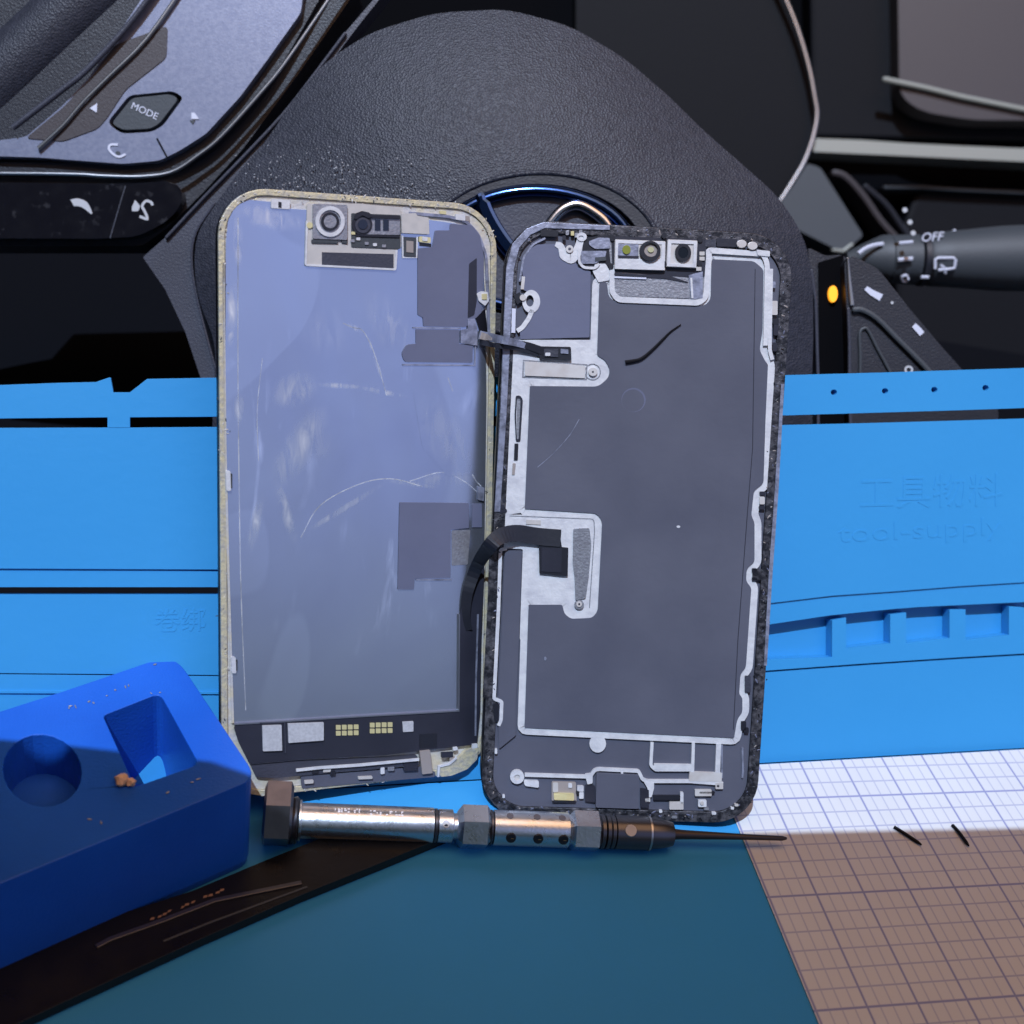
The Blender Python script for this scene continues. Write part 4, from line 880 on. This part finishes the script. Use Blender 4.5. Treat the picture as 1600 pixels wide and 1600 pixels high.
# emblem well and emblem
ring('emblem_well', SW, ell(845, 398, 190, 130, 48), ell(838, 392, 166, 104, 48), 16*MM, 21.2*MM, 'welldark', sw, bevel=.001)
tube('well_ridge', SW, ell(845, 398, 188, 128, 60)+[(1033, 398)], 4, 'leather', sw, 21*MM, 10)
em = [(x, y) for x, y in ell(836, 390, 150, 92, 56)]
ring('emblem_base', SW, ell(836, 390, 160, 100, 48), ell(836, 390, 10, 8, 48), 19.0*MM, 20.3*MM, 'grayplastic', sw)
def loop(name, pts, rad, m, h=21.5): return tube(name, SW, pts+[pts[0], pts[1]], rad, m, sw, h*MM, 12)
loop('emblem_oval', em, 8.5, 'bluechrome')
ribbon('emblem_stroke', SW, smoothpath([(748, 300), (760, 332), (778, 364), (802, 394), (840, 420)], 5), [18]*3+[26]*18, 19*MM, 23.5*MM, 'bluechrome', sw, bevel=.0016)
tube('emblem_stroke', SW, smoothpath([(845, 372), (862, 345), (880, 327), (902, 320), (925, 330), (948, 350), (960, 380)], 4), 8, 'chrome', sw, 22*MM, 12)
# grey spoke leg between the cover and the switches
leg = [(223, 402), (264, 366), (320, 306), (380, 242), (440, 178), (488, 120), (540, 50), (600, -20), (640, -60), (560, 40), (470, 160), (420, 222), (372, 274), (336, 322), (310, 362), (303, 405), (308, 458), (323, 520), (350, 620), (330, 640), (290, 520), (258, 452)]
sp('spoke_trim', leg, -12, -2, 'grayplastic', r=3, bevel=.001)
ribbon('spoke_edge', SW, smoothpath([(258, 372), (318, 308), (380, 244), (440, 180), (486, 122), (540, 50)], 4), 5, -4*MM, -.5*MM, 'grayplastic', sw, bevel=.0004)
ribbon('cover_seam', SW, smoothpath([(340, 590), (321, 520), (306, 460), (299, 405), (306, 362), (336, 316)], 4), 4, -6*MM, 1*MM, 'grayplastic', sw, bevel=.0004)
# backing of the left switches
sp('switch_housing', [(-140, 20), (60, -60), (420, -60), (560, -20), (470, 110), (380, 232), (318, 300), (262, 356), (222, 384), (150, 384), (-140, 384)], -30, -13, 'plastic', r=8)
# lower glossy pad with call buttons
sp('call_pad', [(-140, 284), (98, 286), (170, 287), (218, 286), (256, 282), (282, 290), (286, 312), (272, 336), (244, 356), (212, 370), (150, 373), (-140, 372)], -13, -8, 'gloss', r=[0, 0, 0, 0, 8, 14, 12, 14, 14, 14, 0, 0], bevel=.0008)
sp('phone_icon', smoothpath([(110, 312), (122, 310), (136, 316), (144, 332), (142, 334), (138, 331), (130, 325), (122, 322), (112, 322)], 3)[:-1], -8, -7.8, 'icondim')
ribbon('voice_icon', SW, smoothpath([(218, 338), (230, 342), (226, 330), (222, 322), (228, 314), (236, 316), (238, 321)], 3), 4, -8*MM, -7.8*MM, 'icondim', sw)
sp('voice_icon', [(206, 324), (211, 312), (219, 322), (216, 330), (206, 330)], -8, -7.8, 'icondim', r=2)
ribbon('pad_seam', SW, [(196, 290), (184, 330), (172, 372)], 1.6, -8*MM, -7.85*MM, 'grayplastic', sw)
# silver switch pad
pad = [(-140, 240), (60, 246), (98, 249), (192, 256), (249, 251), (281, 235), (322, 209), (376, 150), (420, 90), (470, 20), (480, -60), (260, -60), (180, 60), (140, 120), (98, 165), (40, 214), (-140, 236)]
mode = rnd([(167, 192), (202, 149), (270, 142), (287, 152), (255, 196), (238, 206), (190, 209)], [10, 8, 8, 8, 8, 8, 10], 4)
poly('switch_pad', SW, rnd(pad, 8), -13*MM, -6*MM, 'silverpad', sw, holes=[mode], bevel=.0012)
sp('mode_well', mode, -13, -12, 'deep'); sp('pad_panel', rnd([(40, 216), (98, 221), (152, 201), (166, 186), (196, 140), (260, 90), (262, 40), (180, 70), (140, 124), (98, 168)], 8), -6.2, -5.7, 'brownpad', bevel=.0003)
sp('mode_button', [(174, 193), (206, 153), (266, 147), (279, 154), (249, 193), (235, 201), (192, 203)], -12, -5.6, 'darkgray', r=8, bevel=.0008)
text('button_text', 'MODE', SW, 226, 174, 10.5, 'icon', sw, -5.6*MM, rot=-.42, ext=.00015, sx=1.05)
sp('arrow_icon', [(140, 169), (152, 161), (151, 176)], -5.7, -5.4, 'icon'); sp('arrow_icon', [(299, 176), (304, 176), (311, 186), (299, 186)], -6, -5.7, 'icon', r=1); sp('arrow_icon', [(296, 188), (305, 188), (301, 194)], -6, -5.75, 'darkgray')
ribbon('mute_icon', SW, smoothpath([(184, 226), (173, 226), (170, 232), (176, 240), (186, 245), (196, 241)], 3), 3.5, -6*MM, -5.7*MM, 'icon', sw); sp('mute_icon', ell(184, 239, 4, 3, 8), -6, -5.75, 'darkgray')
ribbon('pad_seam', SW, [(245, 216), (252, 229), (261, 246)], 2.4, -6*MM, -5.7*MM, 'deep', sw)
# dark trim and bright ring round the pad
ribbon('pad_surround', SW, smoothpath([(-140, 262), (98, 262), (192, 266), (256, 260), (294, 244), (334, 216), (388, 158), (432, 98), (500, -20)], 5), 16, -13*MM, -9*MM, 'plastic', sw)
tube('bright_ring', SW, smoothpath([(-140, 270), (98, 272), (160, 275), (218, 276), (268, 269), (308, 244), (346, 213), (410, 142), (450, 92), (540, -40)], 5), 3.2, 'satin', sw, -7*MM, 8)
tube('pad_ridge', SW, smoothpath([(60, 232), (98, 197), (130, 160), (168, 122), (230, 60), (300, -40)], 4), 3.5, 'satin', sw, -5*MM, 8)
tube('rim_seam', SW, smoothpath([(20, 200), (98, 140), (135, 110), (200, 40), (260, -40)], 4), 5, 'grayplastic', sw, -4*MM, 8)
# rim of the wheel, far upper left
tube('wheel_rim', SW, smoothpath([(-260, 420), (-120, 250), (30, 110), (180, -30), (330, -160)], 5), 66, 'leather', sw, -22*MM, 20)
# right hand spoke
sp('right_spoke', [(1268, 440), (1262, 386), (1290, 400), (1316, 398), (1330, 410), (1390, 445), (1470, 540), (1560, 640), (1560, 700), (1266, 700)], -28, -16, 'plastic', r=6, bevel=.001)
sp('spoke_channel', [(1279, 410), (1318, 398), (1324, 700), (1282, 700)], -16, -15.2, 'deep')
ribbon('channel_edge', SW, [(1268, 420), (1275, 470), (1279, 600), (1279, 700)], 5, -16*MM, -10*MM, 'grayplastic', sw, bevel=.0004)
ribbon('channel_edge', SW, [(1262, 440), (1266, 520), (1267, 600)], 3, -16*MM, -11*MM, 'grayplastic', sw, bevel=.0003)
sp('amber_light', ell(1302, 459, 7, 13, 16), -15.2, -13.5, 'amber')
panel = [(1322, 470), (1319, 410), (1330, 398), (1372, 420), (1412, 470), (1456, 530), (1500, 590), (1560, 700), (1330, 700)]
sp('switch_panel', panel, -16, -10, 'plastic', r=8, bevel=.0012)
ribbon('panel_edge', SW, [(1326, 480), (1328, 540), (1328, 600), (1330, 680)], 5, -10*MM, -8.6*MM, 'grayplastic', sw, bevel=.0004)
ribbon('bevel_trim', SW, [(1325, 402), (1328, 440), (1332, 478)], [3, 5, 7], -10*MM, -8.6*MM, 'satin', sw, bevel=.0004)
ribbon('button_edge', SW, smoothpath([(1332, 484), (1348, 484), (1372, 498), (1404, 530), (1440, 566), (1480, 610)], 4), 9, -10*MM, -8.2*MM, 'darkgray', sw, bevel=.0008)
ribbon('button_edge', SW, smoothpath([(1344, 620), (1345, 560), (1344, 522), (1350, 513), (1357, 516), (1372, 545), (1396, 590), (1420, 640)], 4), 5, -10*MM, -9*MM, 'darkgray', sw, bevel=.0006)
ribbon('button_icon', SW, [(1353, 450), (1362, 457), (1377, 465)], [7, 9, 11], -10*MM, -9.6*MM, 'icon', sw); ribbon('button_icon', SW, [(1428, 508), (1434, 514), (1441, 522)], [8, 9, 9], -10*MM, -9.6*MM, 'icon', sw)
ring('button_icon', SW, ell(1420, 578, 7, 7, 14), ell(1420, 578, 3.5, 3.5, 14), -10*MM, -9.6*MM, 'icondim', sw); sp('button_icon', ell(1394, 473, 2.5, 2.5, 8), -10, -9.7, 'icondim')

# ================================================================== wiper stalk
DT = .47
ST = Frame(at(1400, 410, DT), w([1, -.02, 0]), w([.02, 1, 0]))
st = empty('wiper_stalk', ST, 'dark grey wiper stalk with white pictograms, to the right behind the steering wheel', 'stalk')
scS = DT/F
def stalk(name, prof, m):
    bm = bmesh.new(); R_ = []
    for px, py, rad in prof:
        x, y = ST.loc(px, py); R_.append([bm.verts.new((x, y+rad*scS*math.cos(t), rad*scS*math.sin(t))) for t in (2*math.pi*j/28 for j in range(28))])
    for A, B in zip(R_, R_[1:]):
        for j in range(28): bm.faces.new((A[j], A[(j+1) % 28], B[(j+1) % 28], B[j]))
    bm.faces.new(R_[0]); bm.faces.new(R_[-1])
    return link(name, bm, m, st, smooth=True, ang=40)
stalk('stalk_stem', [(1322, 404, 10), (1345, 404, 22), (1375, 404, 36), (1388, 405, 38)], 'darkgray')
stalk('stalk_ring', [(1388, 405, 34), (1390, 405, 37), (1432, 406, 39), (1434, 406, 34)], 'darkgray')
stalk('stalk_ring', [(1434, 406, 35), (1436, 406, 41), (1444, 406, 41), (1446, 406, 38)], 'plastic')
stalk('stalk_knob', [(1446, 406, 38), (1452, 406, 41), (1480, 405, 43), (1560, 404, 50), (1700, 402, 54)], 'darkgray')
def si(name, pts, rad, m='icon', closed=False):      # pictograms painted on the barrel surface
    P = []
    for px, py in pts:
        z = math.sqrt(max(0, 1-((py-405)/41)**2))*40*scS+.0006; P.append((*ST.loc(px, py, z), z))
    bm = bmesh.new(); tube_bm(bm, P, rad*scS, 6); return link(name, bm, m, st)
si('stalk_icon', smoothpath([(1341, 396), (1352, 388), (1366, 383), (1380, 381)], 3), 3); si('stalk_icon', [(1404, 380), (1426, 378)], 2.6); si('stalk_icon', [(1403, 406), (1426, 404)], 3)
si('stalk_icon', ell(1414, 435, 5, 5, 10), 2.2); si('stalk_icon', [(1439, 433), (1451, 433)], 2.5)
si('wiper_icon', [(1461, 420), (1461, 406), (1466, 403), (1490, 403), (1493, 407), (1491, 419), (1478, 421), (1466, 422)], 2.4); si('wiper_icon', [(1470, 414), (1476, 420), (1477, 427)], 2.2)
text('stalk_text', 'OFF', ST, 1455, 371, 14, 'icon', st, 36*scS, rot=.08, ext=.0002, shear=.3); si('stalk_icon', [(1474, 372), (1486, 364), (1493, 360)], 2.6)
for x, y in ((1414, 328), (1422, 347), (1427, 364)): 
    poly('stalk_dot', ST, ell(x, y, 4, 4, 10), .020, .0205, 'icondim', st)

# ================================================================== DASHBOARD behind
DD = .62
DB = Frame(at(800, 400, DD), w([1, 0, 0]), w([0, 1, .05]))
db = empty('dashboard', DB, 'black dashboard with instrument hood and satin trim in the blurred background', 'dashboard')
def dpn(name, pts, z0, z1, m, r=0, **k): return poly(name, DB, pts, z0*MM, z1*MM, m, db, r=r, **k)
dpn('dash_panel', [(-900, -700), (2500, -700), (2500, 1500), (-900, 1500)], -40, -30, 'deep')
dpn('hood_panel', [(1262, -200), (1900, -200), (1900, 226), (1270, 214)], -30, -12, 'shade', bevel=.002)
dpn('upper_panel', [(1400, -200), (1900, -200), (1900, 190), (1520, 188), (1440, 175), (1405, 150)], -12, 2, 'brownpad', r=20, bevel=.004)
ribbon('panel_seam', DB, [(1380, 122), (1450, 137), (1502, 150), (1700, 190)], 8, 2*MM, 5*MM, 'olive', db, bevel=.001)
dpn('satin_strip', [(1268, 216), (1350, 219), (1420, 224), (1502, 228), (1800, 240), (1800, 262), (1502, 248), (1400, 243), (1270, 237)], -12, 6, 'olive', r=4, bevel=.004)
# gauge hood: dark disc with a bright arc
gc = [(1265, 119), (1274, 150), (1276, 180), (1270, 214), (1258, 250), (1240, 281), (1219, 314)]
arc = smoothpath([(1200, -60), (1240, 30), (1262, 100), (1272, 150), (1276, 180), (1270, 214), (1257, 251), (1240, 281), (1219, 314)], 5)
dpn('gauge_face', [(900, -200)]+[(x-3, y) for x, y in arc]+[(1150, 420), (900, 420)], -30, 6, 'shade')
tube('gauge_ring', DB, arc, 4.2, 'satin', db, 12*MM, 10)
dpn('column_shroud', [(1220, 318), (1240, 290), (1262, 255), (1282, 262), (1349, 368), (1330, 384), (1313, 393), (1246, 359), (1222, 340)], -6, 14, 'darkgray', r=6, bevel=.003)
ribbon('shroud_edge', DB, [(1300, 390), (1318, 392), (1334, 380)], 5, 12*MM, 16*MM, 'olive', db, bevel=.001)
ribbon('shroud_ridge', DB, smoothpath([(1300, 268), (1322, 275), (1350, 305), (1378, 345), (1410, 380)], 4), 11, -20*MM, 0*MM, 'brownpad', db, bevel=.002)
ribbon('shroud_ridge', DB, smoothpath([(1350, 288), (1385, 318), (1408, 350), (1430, 380)], 4), 9, -20*MM, -5*MM, 'plastic', db, bevel=.002)
ribbon('lower_seam', DB, [(1380, 292), (1440, 292), (1502, 296), (1700, 305)], 6, -20*MM, -8*MM, 'darkgray', db, bevel=.002)
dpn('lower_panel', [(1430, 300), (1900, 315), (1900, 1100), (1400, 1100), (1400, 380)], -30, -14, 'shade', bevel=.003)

# ================================================================== added unseen blocker above the camera: shaped to throw the shade over the foreground
ZV = .47      # height of the blocker's upper face; its front edge follows the shade line seen on block, floor and paper
def lift(p): return p+SUN*((ZV-p[2])/SUN[2])
edge = [lift(floorpt(-300, 1130, HB)), lift(floorpt(98, 1164, HB)), lift(floorpt(330, 1190, HB)), lift(floorpt(480, 1313)), lift(floorpt(1120, 1304)), lift(floorpt(1502, 1297)), lift(floorpt(1900, 1289))]
VZ = Frame((0, 0, ZV), (1, 0, 0), (0, 1, 0))
outl = [(p[0], p[1]) for p in edge]
outl += [(outl[-1][0], -.045), (outl[0][0], -.045)]
bm = bmesh.new(); add_poly(bm, outl, -.010, 0)
tag(link('sun_blocker', bm, 'blocker', None, VZ), 'beige panel added out of view above the work place to block the sun', 'sun blocker')
print('blocker cam coords', [tuple((M.T @ (p-CAMP)).round(3)) for p in edge])

# ================================================================== sub-parts
def kids(root, nm): return [o for o in root.children if o.name.split('.')[0] == nm]
def cen(o): return sum((v.co for v in o.data.vertices), Vector())/len(o.data.vertices)
def under(root, names, holder, lim=None):
    hs = kids(root, holder)
    for nm in names:
        for c in kids(root, nm):
            h_ = min(hs, key=lambda q: (cen(q)-cen(c)).length)
            if c.children: continue
            if lim is None or (cen(h_)-cen(c)).length < lim: c.parent = h_
under(LT, ['speaker_ring', 'speaker_gasket', 'speaker_grille'], 'speaker_box')
under(LT, ['sensor_mount', 'camera_ring', 'camera_lens', 'sensor_window', 'gasket_arc'], 'sensor_board')
under(LT, ['glue_trace', 'film_edge', 'film_patch', 'graphite_patch', 'tape_patch', 'lower_patch', 'tape_rim'], 'metal_foil')
under(LT, ['chip_die', 'chip_rim'], 'chip'); under(LT, ['gold_pad', 'shield_can', 'sticker', 'shield_rim', 'board_edge'], 'lower_board')
under(LT, ['bracket_window', 'bracket_slot', 'bracket_rim'], 'earpiece_bracket'); under(LT, ['slot'], 'clip')
under(RT, ['module_rim', 'sensor_plate', 'green_sensor', 'lens_barrel', 'lens_cup', 'lens_glass', 'sensor_slot', 'lens_core'], 'camera_module')
under(RT, ['screw_socket'], 'screw', .004); under(RT, ['socket_pin'], 'socket'); under(RT, ['plug_face'], 'power_plug'); under(RT, ['gold_plate'], 'motor_housing')
under(RT, ['connector_plate', 'well_detail'], 'well'); under(RT, ['bay_plate', 'bay_tape', 'bay_highlight'], 'camera_bay'); under(RT, ['sheet_crease', 'scratch', 'glue_ring', 'speck'], 'graphite_sheet')
under(sw, ['button_text'], 'mode_button'); under(sw, ['phone_icon', 'voice_icon'], 'call_pad'); under(sw, ['arrow_icon', 'mute_icon'], 'switch_pad')
under(sw, ['emblem_oval', 'emblem_stroke', 'emblem_base', 'well_ridge'], 'emblem_well'); under(sw, ['button_icon', 'button_edge', 'panel_edge'], 'switch_panel'); under(sw, ['amber_light', 'channel_edge'], 'spoke_channel')
under(sd, ['grip_hole', 'brass_pin'], 'grip_sleeve'); under(sd, ['engraving'], 'barrel'); under(sd, ['neck_hole'], 'barrel_neck'); under(sd, ['chuck_screw', 'chuck_socket'], 'chuck')
under(st, ['wiper_icon', 'stalk_text'], 'stalk_knob')
